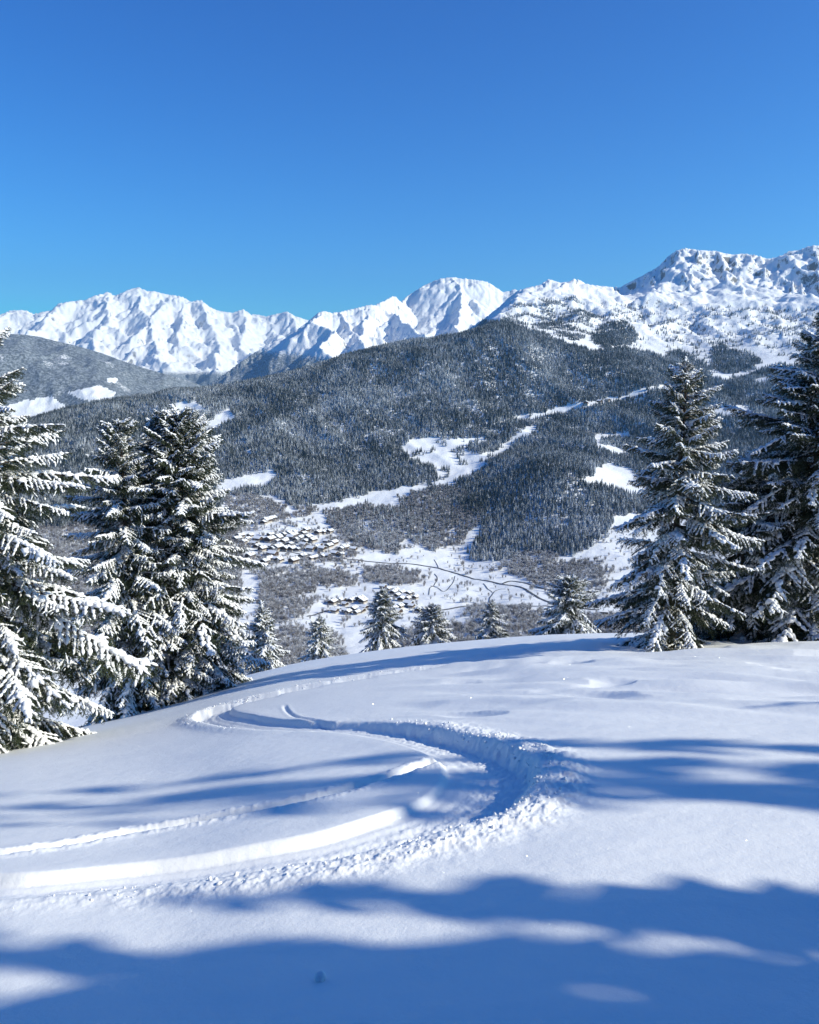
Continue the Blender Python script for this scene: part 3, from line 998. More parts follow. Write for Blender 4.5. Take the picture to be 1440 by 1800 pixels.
def conifer_points():
    X, Y, Z, px, py, jx, jy, d, rg = scatter(270000, 1500, 4000, -120, 1560, 301)
    f = any_poly(jx, jy, CONIFER) & ~any_poly(jx, jy, CLEAR)
    thin = fbm(X / 130, Y / 130, 3, 210)
    f &= (thin > -0.5) | (rg.random(len(X)) < 0.3)
    # some evergreens stand among the bare woods, a few stray on the clearings
    f |= any_poly(jx, jy, BRUSH[:2]) & (rg.random(len(X)) < 0.16)
    f |= any_poly(jx, jy, CLEAR[4:5]) & (fbm(X / 45, Y / 45, 2, 211) > 0.32) & (rg.random(len(X)) < .5)
    X, Y, Z, px, py = X[f], Y[f], Z[f], px[f], py[f]
    h = rg.uniform(10, 23, len(X)) * (0.88 + 0.45 * fbm(X / 90, Y / 90, 2, 212))
    v = visible(X, Y, Z, h)
    A = [X[v], Y[v], Z[v], h[v]]
    # the mountain's open flank: patches and stray trees
    X, Y, Z, px, py, jx, jy, d, rg = scatter(90000, 3600, 5000, 820, 1560, 302)
    P1 = any_poly(jx, jy, [[(1040, 600), (1048, 578), (1075, 566), (1105, 568), (1122, 590), (1112, 606), (1060, 612)], [(1250, 645), (1252, 612), (1270, 604), (1285, 616), (1312, 618), (1338, 634), (1330, 648), (1290, 652)],
                           [(1165, 655), (1170, 625), (1190, 615), (1215, 625), (1240, 640), (1240, 660)], [(835, 585), (850, 566), (905, 568), (920, 586)]])
    P2 = in_poly(jx, jy, [(870, 580), (900, 535), (1000, 520), (1045, 545), (1040, 590), (1000, 600), (960, 585)])
    P3 = in_poly(jx, jy, [(1040, 560), (1060, 535), (1440, 540), (1560, 540), (1560, 645), (1200, 640), (1120, 625)])
    str1 = fbm(X / 160, Y / 60, 3, 220)
    f = P1 & (rg.random(len(X)) < 0.9)
    f |= P2 & (str1 > 0.02) & (rg.random(len(X)) < 0.55)
    f |= P3 & (str1 > 0.14) & (rg.random(len(X)) < 0.20)
    f |= (P2 | P3) & (rg.random(len(X)) < 0.02)
    f &= ~any_poly(jx, jy, CLEAR[11:12])
    f &= ~any_poly(jx, jy, [[(1110, 560), (1135, 572), (1165, 600), (1170, 622), (1150, 625), (1135, 595), (1105, 572)], [(900, 566), (960, 580), (1000, 600), (1040, 614), (1090, 608), (1095, 613), (1040, 620), (1000, 608), (950, 590), (900, 574)]])
    X, Y, Z = X[f], Y[f], Z[f]
    h = rg.uniform(9, 18, len(X))
    v = visible(X, Y, Z, h)
    for k, a in enumerate((X[v], Y[v], Z[v], h[v])):
        A[k] = np.concatenate([A[k], a])
    return A


def brush_points():
    X, Y, Z, px, py, jx, jy, d, rg = scatter(110000, 900, 2600, -60, 1250, 303)
    f = any_poly(jx, jy, BRUSH) & (fbm(X / 70, Y / 70, 3, 230) > -0.35)
    f &= ~any_poly(jx, jy, [[(p[0], p[1]) for p in CLEAR[5]]])
    f &= rg.random(len(X)) < 0.55
    f |= in_poly(jx, jy, [(400, 915), (630, 915), (640, 1000), (400, 1000)]) & (fbm(X / 40, Y / 40, 2, 231) > 0.0) & (rg.random(len(X)) < 0.30)
    floor = (py > 890) & (py < 1120) & (px > 380) & (px < 1120)
    f |= floor & (fbm(X / 55 + 9, Y / 38, 3, 232) > 0.33) & (rg.random(len(X)) < 0.22)
    for S in ROAD_S:
        q = S[::4]
        for a in q:
            f &= (np.abs(X - a[0]) + np.abs(Y - a[1])) > 13
    X, Y, Z = X[f], Y[f], Z[f]
    h = rg.uniform(6, 13, len(X))
    v = visible(X, Y, Z, h)
    return X[v], Y[v], Z[v], h[v]


def conifer_mesh(name, seed, tiers=7, sides=9):
    rg = np.random.default_rng(seed)
    mb = MB()
    mb.add_np(np.array([(0.02 * math.cos(a), 0.02 * math.sin(a), z) for z in (-0.12, 0.16) for a in np.linspace(0, 2 * np.pi, 5)[:4]]),
              np.array([(i, (i + 1) % 4, 4 + (i + 1) % 4, 4 + i) for i in range(4)]), 1)
    for k in range(tiers):
        t = k / (tiers - 1)
        z0 = 0.07 + 0.80 * t; r = 0.165 * (1 - t) ** 0.8 + 0.018
        top = min(1.0, z0 + 0.24 * (1 - 0.45 * t))
        n = sides * 2
        a0 = rg.uniform(0, 6)
        ring = []
        for i in range(n):
            a = a0 + 2 * np.pi * i / n
            rr = r * (rg.uniform(0.88, 1.18) if i % 2 == 0 else rg.uniform(0.42, 0.62))
            zz = z0 - (rg.uniform(0.0, 0.05) if i % 2 == 0 else rg.uniform(-0.03, 0.01))
            ring.append((rr * math.cos(a), rr * math.sin(a), zz))
        ring.append((rg.uniform(-.008, .008), rg.uniform(-.008, .008), top))
        mb.add(ring, [(i, (i + 1) % n, n) for i in range(n)], 0)
    return mb.mesh(name, [M_FAR, M_BARK], smooth=False)


def bare_mesh(name, seed, n=90):
    rg = np.random.default_rng(seed)
    mb = MB()
    def sliver(p, q, w, mat=0):
        p = np.array(p); q = np.array(q)
        d = q - p; s = np.cross(d, rg.normal(size=3)); s /= np.linalg.norm(s) + 1e-9
        mb.add([p - s * w, p + s * w, q], [(0, 1, 2)], mat)
    for k in range(3):
        sliver((0, 0, -0.1), (rg.normal(0, .05), rg.normal(0, .05), 0.8), 0.022, 0)
    for k in range(n):
        z = rg.uniform(0.18, 0.75)
        a = rg.uniform(0, 2 * np.pi); r = 0.30 * math.sqrt(max(0.05, 1 - ((z - 0.5) / 0.55) ** 2)) * rg.uniform(0.5, 1.1)
        p = (rg.normal(0, .05), rg.normal(0, .05), z - 0.1)
        q = (r * math.cos(a), r * math.sin(a), z + rg.uniform(0.05, 0.25))
        sliver(p, q, 0.010, 0)
        for j in range(2):
            e = np.array(q) + rg.normal(0, 0.09, 3)
            sliver(np.array(p) * .4 + np.array(q) * .6, e, 0.009, 0)
    return mb.mesh(name, [M_BARE], smooth=False)


def instancer(name, X, Y, Z, h, protos, seed, width=1.0):
    """one object: a cloud of points, each carrying one of the tree meshes"""
    rg = np.random.default_rng(seed)
    n = len(X)
    me = bpy.data.meshes.new(name)
    me.vertices.add(n)
    me.vertices.foreach_set('co', np.column_stack([X, Y, Z]).astype(np.float32).ravel())
    def at(k, t, v):
        a = me.attributes.new(k, t, 'POINT'); a.data.foreach_set('vector' if t == 'FLOAT_VECTOR' else 'value', np.ascontiguousarray(v).ravel())
    w = (h * rg.uniform(0.8, 1.25, n) * width).astype(np.float32)
    at('size', 'FLOAT_VECTOR', np.column_stack([w, w, h]).astype(np.float32))
    at('turn', 'FLOAT_VECTOR', np.column_stack([rg.normal(0, .03, n), rg.normal(0, .03, n), rg.uniform(0, 6.28, n)]).astype(np.float32))
    at('pick', 'INT', rg.integers(0, len(protos), n).astype(np.int32))
    o = link(name, me)
    ng = bpy.data.node_groups.new(name, 'GeometryNodeTree')
    ng.interface.new_socket('Geometry', in_out='INPUT', socket_type='NodeSocketGeometry')
    ng.interface.new_socket('Geometry', in_out='OUTPUT', socket_type='NodeSocketGeometry')
    N, L = ng.nodes, ng.links
    gi = N.new('NodeGroupInput'); go = N.new('NodeGroupOutput'); j = N.new('GeometryNodeJoinGeometry')
    def na(k, t):
        a = N.new('GeometryNodeInputNamedAttribute'); a.data_type = t; a.inputs['Name'].default_value = k
        return next(s for s in a.outputs if s.enabled and s.name == 'Attribute')
    for k, p in enumerate(protos):
        ip = N.new('GeometryNodeInstanceOnPoints')
        oi = N.new('GeometryNodeObjectInfo'); oi.inputs['Object'].default_value = p; oi.inputs['As Instance'].default_value = True
        eq = N.new('FunctionNodeCompare'); eq.data_type = 'INT'; eq.operation = 'EQUAL'
        ins = [s for s in eq.inputs if s.enabled]
        L.new(na('pick', 'INT'), ins[0]); ins[1].default_value = k
        L.new(gi.outputs[0], ip.inputs['Points'])
        L.new(eq.outputs[0], ip.inputs['Selection'])
        L.new(oi.outputs['Geometry'], ip.inputs['Instance'])
        er = N.new('FunctionNodeEulerToRotation'); L.new(na('turn', 'FLOAT_VECTOR'), er.inputs[0])
        L.new(er.outputs[0], ip.inputs['Rotation'])
        L.new(na('size', 'FLOAT_VECTOR'), ip.inputs['Scale'])
        L.new(ip.outputs[0], j.inputs[0])
    L.new(j.outputs[0], go.inputs[0])
    md = o.modifiers.new('trees', 'NODES'); md.node_group = ng
    return o


def plant(name, label, cat, group, mesh, x, y, z, h, w, rz):
    o = link(name, mesh)
    o.location = (x, y, z); o.rotation_euler = (0, 0, rz); o.scale = (w, w, h)
    return tag(o, label, cat, group)


def build_woods():
    CX, CY, CZ, CH = conifer_points()
    cm = [conifer_mesh('forest_spruce', 400 + k, 7 + k % 2, 7 + k % 3) for k in range(4)]
    px, py = to_px(CX, CY, CZ)
    inv = (px > 15) & (px < 1425)
    front = np.zeros(len(CX), bool)
    order = np.argsort(-np.where(inv, CH / np.hypot(CX, CY), 0))[:290]
    front[order] = True
    rg = random.Random(5)
    protos = []
    for k, i in enumerate(order):
        o = plant('forest_spruce', 'frosted spruce at the near edge of the far valley forest', 'tree', 'spruces along the near edge of the valley forest',
                  cm[k % 4], CX[i], CY[i], CZ[i] - 0.4, CH[i], CH[i] * rg.uniform(.85, 1.2), rg.uniform(0, 6))
        if k < 4: protos.append(o)
    f = ~front
    o = instancer('conifer_forest', CX[f], CY[f], CZ[f] - 0.4, CH[f], protos_clean(cm, 'forest_spruce'), 6)
    tag(o, 'dense frosted spruce forest covering the ridge across the valley', 'forest', kind='stuff')
    BX, BY, BZ, BH = brush_points()
    bm = [bare_mesh('bare_tree', 500 + k) for k in range(3)]
    # lone trees on the open fields
    X, Y, Z, px, py, jx, jy, d, rg2 = scatter(16000, 950, 2100, 520, 1120, 304)
    f = ~any_poly(jx, jy, BRUSH) & ~any_poly(jx, jy, CONIFER) & (py > 930) & (py < 1110) & (fbm(X / 90, Y / 90, 2, 233) > -0.15)
    for S in ROAD_S:
        for a in S[::4]:
            f &= (np.abs(X - a[0]) + np.abs(Y - a[1])) > 10
    X, Y, Z = X[f][:290], Y[f][:290], Z[f][:290]
    for k in range(len(X)):
        h = rg.uniform(5, 11)
        plant('bare_tree', 'small leafless frosted tree standing alone on the open valley snowfield', 'tree', 'lone bare trees on the valley snowfields',
              bm[k % 3], X[k], Y[k], Z[k] - 0.2, h, h * rg.uniform(.8, 1.2), rg.uniform(0, 6))
    o = instancer('bare_woods', BX, BY, BZ - 0.2, BH, protos_clean(bm, 'bare_tree'), 7, 1.15)
    tag(o, 'grey-brown leafless frosted woods in patches on the valley floor', 'woods', kind='stuff')
    print('TREES', len(CX), len(BX), len(X))


def protos_clean(meshes, name):
    """unplaced source objects that only the instancers read"""
    return [bpy.data.objects.new(name + '_source', m) for m in meshes]


build_woods()


# ------------------------------------------------------------------ chalets
def chalet_meshes(w, l, eave, rise, snow, wallmat):
    """wood-walled chalet with a wide gable roof under thick snow; ridge along local Y"""
    hw, hl = w / 2, l / 2
    b = MB()
    b.add([(-hw, -hl, -4), (hw, -hl, -4), (hw, hl, -4), (-hw, hl, -4), (-hw, -hl, 2.4), (hw, -hl, 2.4), (hw, hl, 2.4), (-hw, hl, 2.4)],
          [(0, 1, 5, 4), (1, 2, 6, 5), (2, 3, 7, 6), (3, 0, 4, 7)], 1)
    e = 0.12
    b.add([(-hw - e, -hl - e, 2.4), (hw + e, -hl - e, 2.4), (hw + e, hl + e, 2.4), (-hw - e, hl + e, 2.4), (-hw - e, -hl - e, eave), (hw + e, -hl - e, eave), (hw + e, hl + e, eave), (-hw - e, hl + e, eave),
           (0, -hl - e, eave + rise), (0, hl + e, eave + rise)],
          [(0, 1, 5, 8, 4), (1, 2, 6, 5), (2, 3, 7, 9, 6), (3, 0, 4, 7), (3, 2, 1, 0)], 0)
    walls = b.mesh('walls', [wallmat, M_PLASTER], False)
    o = 1.1
    k = rise / hw
    def sheet(x0, z0, dz, grow=0.0):
        return [(-hw - o - grow, -hl - o - grow, eave - k * o + dz), (0, -hl - o - grow, eave + rise + dz), (hw + o + grow, -hl - o - grow, eave - k * o + dz),
                (-hw - o - grow, hl + o + grow, eave - k * o + dz), (0, hl + o + grow, eave + rise + dz), (hw + o + grow, hl + o + grow, eave - k * o + dz)]
    r = MB()
    def slab(lo, hi, mat):
        v = sheet(0, 0, lo) + sheet(0, 0, hi)
        r.add(v, [(6, 7, 10, 9), (7, 8, 11, 10), (3, 4, 1, 0), (4, 5, 2, 1), (0, 1, 7, 6), (1, 2, 8, 7), (5, 4, 10, 11), (4, 3, 9, 10), (3, 0, 6, 9), (2, 5, 11, 8)], mat)
    slab(0.02, 0.35, 0); slab(0.36, 0.36 + snow, 1)
    roof = r.mesh('roof', [M_EAVE, M_TSNOW], False)
    ch = MB()
    cx, cy, cz = hw * 0.45, hl * 0.2, eave + rise * 0.4
    ch.add([(cx + a, cy + b_, z) for z in (cz, eave + rise + 1.2) for a, b_ in ((-.45, -.45), (.45, -.45), (.45, .45), (-.45, .45))], [(0, 1, 5, 4), (1, 2, 6, 5), (2, 3, 7, 6), (3, 0, 4, 7), (4, 5, 6, 7)], 0)
    chim = ch.mesh('chimney', [M_PLASTER], False)
    bl = MB()
    for zz in (2.5,):
        bl.add([(-hw, -hl - 1.25, zz), (hw, -hl - 1.25, zz), (hw, -hl - .13, zz), (-hw, -hl - .13, zz), (-hw, -hl - 1.25, zz + 1.0), (hw, -hl - 1.25, zz + 1.0), (hw, -hl - 1.1, zz + 1.0), (-hw, -hl - 1.1, zz + 1.0)],
               [(0, 1, 5, 4), (0, 3, 2, 1), (4, 5, 6, 7), (6, 5, 1, 2), (4, 7, 3, 0)], 0)
    balc = bl.mesh('balcony', [M_WOOD], False)
    return walls, roof, chim, balc


CH_KINDS = [chalet_meshes(10, 12, 5.2, 2.4, .5, M_WOOD), chalet_meshes(8.5, 9, 4.8, 2.0, .55, M_WOOD), chalet_meshes(12, 15, 6.4, 2.9, .5, M_WOOD), chalet_meshes(10, 11, 5.4, 2.4, .5, M_REDWOOD)]


def chalet(x, y, kind, rz, label, group=None, sc=1.0):
    X, Y, Z, ok = hill_px(x, y)
    t = bpy.data.objects.new('chalet', None); COL.objects.link(t)
    t.location = (X[0], Y[0], Z[0] + 0.3); t.rotation_euler = (0, 0, rz); t.scale = (sc,) * 3
    tag(t, label, 'chalet', group)
    for nm, me in zip(('walls', 'roof', 'chimney', 'balcony'), CH_KINDS[kind]):
        link(nm, me, t)
    return t


V1 = [(60, 160), (75, 150), (210, 180), (235, 160), (260, 140), (385, 240), (415, 225), (440, 212), (470, 205), (455, 370), (600, 370), (650, 360), (720, 350), (750, 340), (830, 325), (805, 355), (690, 385), (530, 390),
      (320, 420), (390, 410), (450, 428), (210, 415), (170, 445), (520, 440), (550, 470), (545, 405), (595, 450), (280, 462), (310, 490), (430, 495), (370, 522), (660, 470), (670, 402), (735, 425), (900, 430), (1080, 335),
      (1020, 342), (960, 348), (480, 520), (530, 515), (680, 522), (740, 525), (1200, 520), (1240, 508), (1330, 520), (1120, 462), (1070, 490), (1040, 440), (480, 580), (440, 625), (395, 655), (240, 600), (545, 640), (510, 625), (700, 650),
      (790, 600), (880, 622), (920, 612), (1010, 600), (1040, 595), (1130, 570), (1200, 580), (940, 500), (965, 478), (820, 442), (800, 480), (610, 420), (140, 385), (100, 420), (240, 382), (850, 400), (770, 410), (880, 520), (1000, 520), (620, 520)]
V2 = [(270, 365), (345, 345), (380, 340), (460, 345), (495, 335), (560, 330), (590, 352), (290, 455), (400, 450), (490, 435), (600, 420), (430, 468), (525, 472), (575, 452), (400, 382), (770, 290), (800, 200), (855, 222), (910, 262), (950, 292),
      (990, 332), (1030, 300), (1060, 325), (1080, 270), (1140, 312), (980, 410), (1070, 380), (1100, 402), (1170, 450), (920, 432), (955, 462), (930, 240), (1000, 262)]


ORD = ['first', 'second', 'third', 'fourth', 'fifth', 'sixth', 'seventh', 'eighth', 'ninth', 'tenth', 'eleventh', 'twelfth', 'thirteenth', 'fourteenth', 'fifteenth', 'sixteenth', 'seventeenth', 'eighteenth']


def row_labels(V, n, where):
    """rows counted from the front of the village, chalets of a row counted from the left"""
    order = sorted(range(len(V)), key=lambda k: -V[k][1])
    per = math.ceil(len(V) / n)
    out = {}
    for r in range(n):
        for q, k in enumerate(sorted(order[r * per:(r + 1) * per], key=lambda k: V[k][0])):
            out[k] = 'snow-roofed timber chalet, %s from the left in the %s row of the %s village' % (ORD[q], (['front'] + ORD[1:])[r], where)
    return out


def build_villages():
    rg = random.Random(11)
    L1, L2 = row_labels(V1, 6, 'upper'), row_labels(V2, 3, 'lower')
    for k, (a, b) in enumerate(V1):
        chalet(400 + a / 6, 881 + b / 6, rg.choice([0, 0, 1, 2]), R(rg.choice([-28, -24, -32, 62])) + rg.uniform(-.1, .1), L1[k], 'chalets of the upper village', rg.uniform(1.1, 1.45))
    for k, (a, b) in enumerate(V2):
        chalet(540 + a / 6, 1001 + b / 6, rg.choice([0, 1, 1]), R(rg.choice([-35, -25, 55])) + rg.uniform(-.15, .15), L2[k], 'chalets of the lower village', rg.uniform(.95, 1.2))
    chalet(1061, 1080, 2, R(80), 'long low snow-roofed chalet just left of the big right-hand spruces', None, .8)
    chalet(1030, 711, 3, R(-20), 'orange-brown chalet at the top of the piste, leftmost of the row by the forest', None, 1.5)
    chalet(1054, 708, 2, R(30), 'dark chalet with pale gable second in the row by the piste below the forest', None, 1.15)
    chalet(1068, 705, 0, R(35), 'smaller dark chalet third in the row by the piste below the forest', None, 1.2)
    chalet(1104, 700, 1, R(60), 'snow-covered hut half among the trees, rightmost of the row by the piste', None, 1.2)


build_villages()


# ------------------------------------------------------------------ near spruces: boughs with needles and snow
_LT = []
for zi, rr in ((0.0, 0.0), (0.12, 0.62), (0.38, 1.0), (0.66, 0.92), (0.88, 0.55), (1.0, 0.0)):
    _LT.append((zi, rr))


def lumps(P, Q, rad, rg, flat=0.75):
    """snow lying along the segments P->Q: closed tapered pads, all in one array"""
    n = len(P)
    D = Q - P; ln = np.linalg.norm(D, axis=1)[:, None] + 1e-9
    T = D / ln
    up = np.tile(np.array([0, 0, 1.0]), (n, 1))
    S = np.cross(T, up); S /= np.linalg.norm(S, axis=1)[:, None] + 1e-6
    U = np.cross(S, T)
    sides = 6
    rings = _LT[1:-1]
    V = []
    ends0 = P - T * rad[:, None] * 0.4
    ends1 = Q + T * rad[:, None] * 0.4
    V.append(ends0[:, None, :])
    for (t, rr) in rings:
        c = P + D * t
        ang = np.arange(sides) * 2 * np.pi / sides + 0.3
        rj = rad[:, None] * rr * rg.uniform(0.72, 1.28, (n, sides))
        ca, sa = np.cos(ang)[None] * rj, np.sin(ang)[None] * rj
        sa = np.where(sa > 0, sa * flat * 1.15, sa * 0.35)
        V.append(c[:, None, :] + S[:, None, :] * ca[:, :, None] + U[:, None, :] * sa[:, :, None])
    V.append(ends1[:, None, :])
    V = np.concatenate(V, 1)                                  # n x (2 + 4*6)
    F = []
    nr = len(rings)
    for i in range(sides):
        F.append((0, 1 + (i + 1) % sides, 1 + i))
    for k in range(nr - 1):
        for i in range(sides):
            a = 1 + k * sides + i; b = 1 + k * sides + (i + 1) % sides
            F.append((a, b, b + sides)); F.append((a, b + sides, a + sides))
    last = 1 + (nr - 1) * sides
    for i in range(sides):
        F.append((last + i, last + (i + 1) % sides, 1 + nr * sides))
    F = np.array(F)
    m = V.shape[1]
    F = (F[None] + (np.arange(n) * m)[:, None, None]).reshape(-1, 3)
    return V.reshape(-1, 3), F


def needles(P, Q, rg, spacing, length, width):
    D = Q - P; ln = np.linalg.norm(D, axis=1)
    cnt = np.maximum(1, (ln / spacing).astype(int))
    idx = np.repeat(np.arange(len(P)), cnt)
    t = rg.random(len(idx))
    base = P[idx] + D[idx] * t[:, None]
    T = D[idx] / (ln[idx][:, None] + 1e-9)
    r = rg.normal(size=(len(idx), 3)); r[:, 2] -= 0.25
    r -= T * (r * T).sum(1)[:, None]
    r /= np.linalg.norm(r, axis=1)[:, None] + 1e-9
    d = T * 0.75 + r
    d /= np.linalg.norm(d, axis=1)[:, None]
    L = length * rg.uniform(0.7, 1.3, len(idx))[:, None]
    s = np.cross(d, rg.normal(size=(len(idx), 3))); s /= np.linalg.norm(s, axis=1)[:, None] + 1e-9
    V = np.stack([base - s * width, base + s * width, base + d * L], 1).reshape(-1, 3)
    F = np.arange(len(idx) * 3).reshape(-1, 3)
    return V, F


def tube(pts, rad, sides=5):
    pts = np.asarray(pts, float); n = len(pts)
    T = np.gradient(pts, axis=0); T /= np.linalg.norm(T, axis=1)[:, None] + 1e-9
    ref = np.array([0.31, 0.2, 0.93]) if abs(T[0, 2]) < 0.8 else np.array([1.0, 0.1, 0])
    S = np.cross(T, ref); S /= np.linalg.norm(S, axis=1)[:, None] + 1e-9
    U = np.cross(S, T)
    a = np.arange(sides) * 2 * np.pi / sides
    V = pts[:, None] + (S[:, None] * np.cos(a)[None, :, None] + U[:, None] * np.sin(a)[None, :, None]) * np.asarray(rad)[:, None, None]
    idx = np.arange(n * sides).reshape(n, sides)
    F = np.stack([idx[:-1], np.roll(idx, -1, 1)[:-1], np.roll(idx, -1, 1)[1:], idx[1:]], -1).reshape(-1, 4)
    return V.reshape(-1, 3), F


def bough_mesh(name, L, seed, snow=1.0, droop=0.28, wide=0.34, hang=0.45, fine=1.0):
    rg = np.random.default_rng(seed)
    n = 22
    t = np.linspace(0, 1, n)
    yw = 0.05 * L * np.sin(t * rg.uniform(2, 5) + rg.uniform(0, 6)) * t
    zc = L * (0.06 * t - droop * t ** 1.7 + 0.16 * np.clip(t - 0.6, 0, 1) ** 1.3)
    axis = np.column_stack([L * t * (1 - 0.06 * t), yw, zc])
    def at(q):
        return np.array([np.interp(q, t, axis[:, k]) for k in range(3)])
    mb = MB()
    v, f = tube(axis, 0.026 * (L / 2.4) ** .5 * (1 - 0.88 * t) + 0.003, 5); mb.add_np(v, f, 2)
    seg_p, seg_q, kind, cover, rad = [], [], [], [], []
    for k in range(n - 1):
        if t[k] > 0.12: seg_p.append(axis[k]); seg_q.append(axis[k + 1]); kind.append(0); cover.append(1 if rg.random() < .55 + .45 * snow else 0); rad.append(.058 - .03 * t[k])
    ns = int(L / 0.062 * fine)
    for i in range(ns):
        q = 0.10 + 0.89 * (i + rg.uniform(-.3, .3)) / ns
        q = min(max(q, 0.06), 0.995)
        side = 1 if i % 2 else -1
        ln = L * wide * ((1 - q) ** 0.75) * min(1, q / 0.22 + 0.25) * rg.uniform(0.65, 1.2) + 0.07
        ang = R(rg.uniform(42, 66))
        d = np.array([math.cos(ang), side * math.sin(ang), -hang * rg.uniform(0.3, 1.3)])
        d /= np.linalg.norm(d)
        p = at(q)
        m = max(3, int(ln / 0.09))
        pts = [p]
        dd = d.copy()
        for s in range(m):
            dd = dd + np.array([0, 0, -hang * 0.9 / m]) + rg.normal(0, 0.05, 3)
            dd /= np.linalg.norm(dd)
            pts.append(pts[-1] + dd * ln / m)
        laden = rg.random() < (0.35 + 0.5 * snow + 0.35 * math.sin(q * 9 + seed * 1.7)) * min(1.0, snow + .35)
        reach = rg.uniform(0.35, 0.85)
        fat = rg.uniform(0.8, 1.3)
        for s in range(m):
            seg_p.append(pts[s]); seg_q.append(pts[s + 1]); kind.append(1); cover.append(1 if laden and s / m < reach else 0); rad.append((.040 - .022 * s / m) * fat)
            if ln > 0.16:
                for sd in (1, -1):
                    if rg.random() < 0.22: continue
                    l2 = min(0.19, 0.55 * ln) * (1 - 0.55 * s / m) * rg.uniform(0.6, 1.25)
                    lat = np.cross(dd, [0, 0, 1.0]); lat /= np.linalg.norm(lat) + 1e-9
                    e = dd * 0.75 + lat * sd * 0.7 + np.array([0, 0, -hang * rg.uniform(0.2, 1.3)]) + rg.normal(0, .1, 3)
                    e /= np.linalg.norm(e)
                    a = pts[s] + (pts[s + 1] - pts[s]) * rg.random()
                    seg_p.append(a); seg_q.append(a + e * l2); kind.append(2); cover.append(1 if laden and rg.random() < .28 * snow else 0); rad.append(.02)
    P = np.array(seg_p); Q = np.array(seg_q); K = np.array(kind)
    v, f = needles(P, Q, rg, 0.0068 / fine, 0.046, 0.0052); mb.add_np(v, f, 0)
    # snow on the upper side: ribs along the twigs, the tips left dark and hanging
    keep = np.array(cover) > 0
    steep = (Q - P)[:, 2] / (np.linalg.norm(Q - P, axis=1) + 1e-9)
    keep &= (steep > -0.95)
    rr = np.array(rad) * rg.uniform(0.85, 1.2, len(P)) * (0.72 + 0.28 * snow)
    Ps = P[keep]; Qk = (P + (Q - P) * 1.08)[keep]; rr = rr[keep]
    Ps = Ps + np.array([0, 0, 1.0]) * (rr * 0.55)[:, None]; Qk = Qk + np.array([0, 0, 1.0]) * (rr * 0.45)[:, None]
    v, f = lumps(Ps, Qk, rr, rg); mb.add_np(v, f, 1)
    # thicker pillows where the snow has built up along the bough
    nb = int(6 * L * snow)
    q = rg.uniform(0.12, 0.92, nb)
    c = np.array([at(x) for x in q])
    c[:, 1] += rg.normal(0, 0.09, nb) * (1 - q) * L
    c[:, 2] += 0.02 - np.abs(c[:, 1] - np.interp(q, t, axis[:, 1])) * hang * 0.5
    dr = np.column_stack([np.ones(nb), rg.normal(0, .5, nb), -droop * 1.3 * q])
    dr *= (rg.uniform(0.09, 0.20, nb) / np.linalg.norm(dr, axis=1))[:, None]
    v, f = lumps(c - dr / 2, c + dr / 2, rg.uniform(0.05, 0.085, nb), rg, 0.7); mb.add_np(v, f, 1)
    me = mb.mesh(name, [M_NEEDLE, M_TSNOW, M_BARK], True)
    return me


B_LONG = [bough_mesh('bough_long', 2.6, 600 + k, 0.70, 0.22 + 0.05 * (k % 3), 0.30, 0.50) for k in range(6)]
B_SHADE = [bough_mesh('bough_sparse', 2.4, 620 + k, 0.54, 0.20 + 0.05 * (k % 3), 0.32, 0.42) for k in range(5)]
B_MID = [bough_mesh('bough_mid', 1.4, 640 + k, 0.62, 0.18, 0.38, 0.45) for k in range(5)]
B_TOP = [bough_mesh('bough_short', 0.62, 660 + k, 0.7, 0.10, 0.45, 0.30) for k in range(5)]


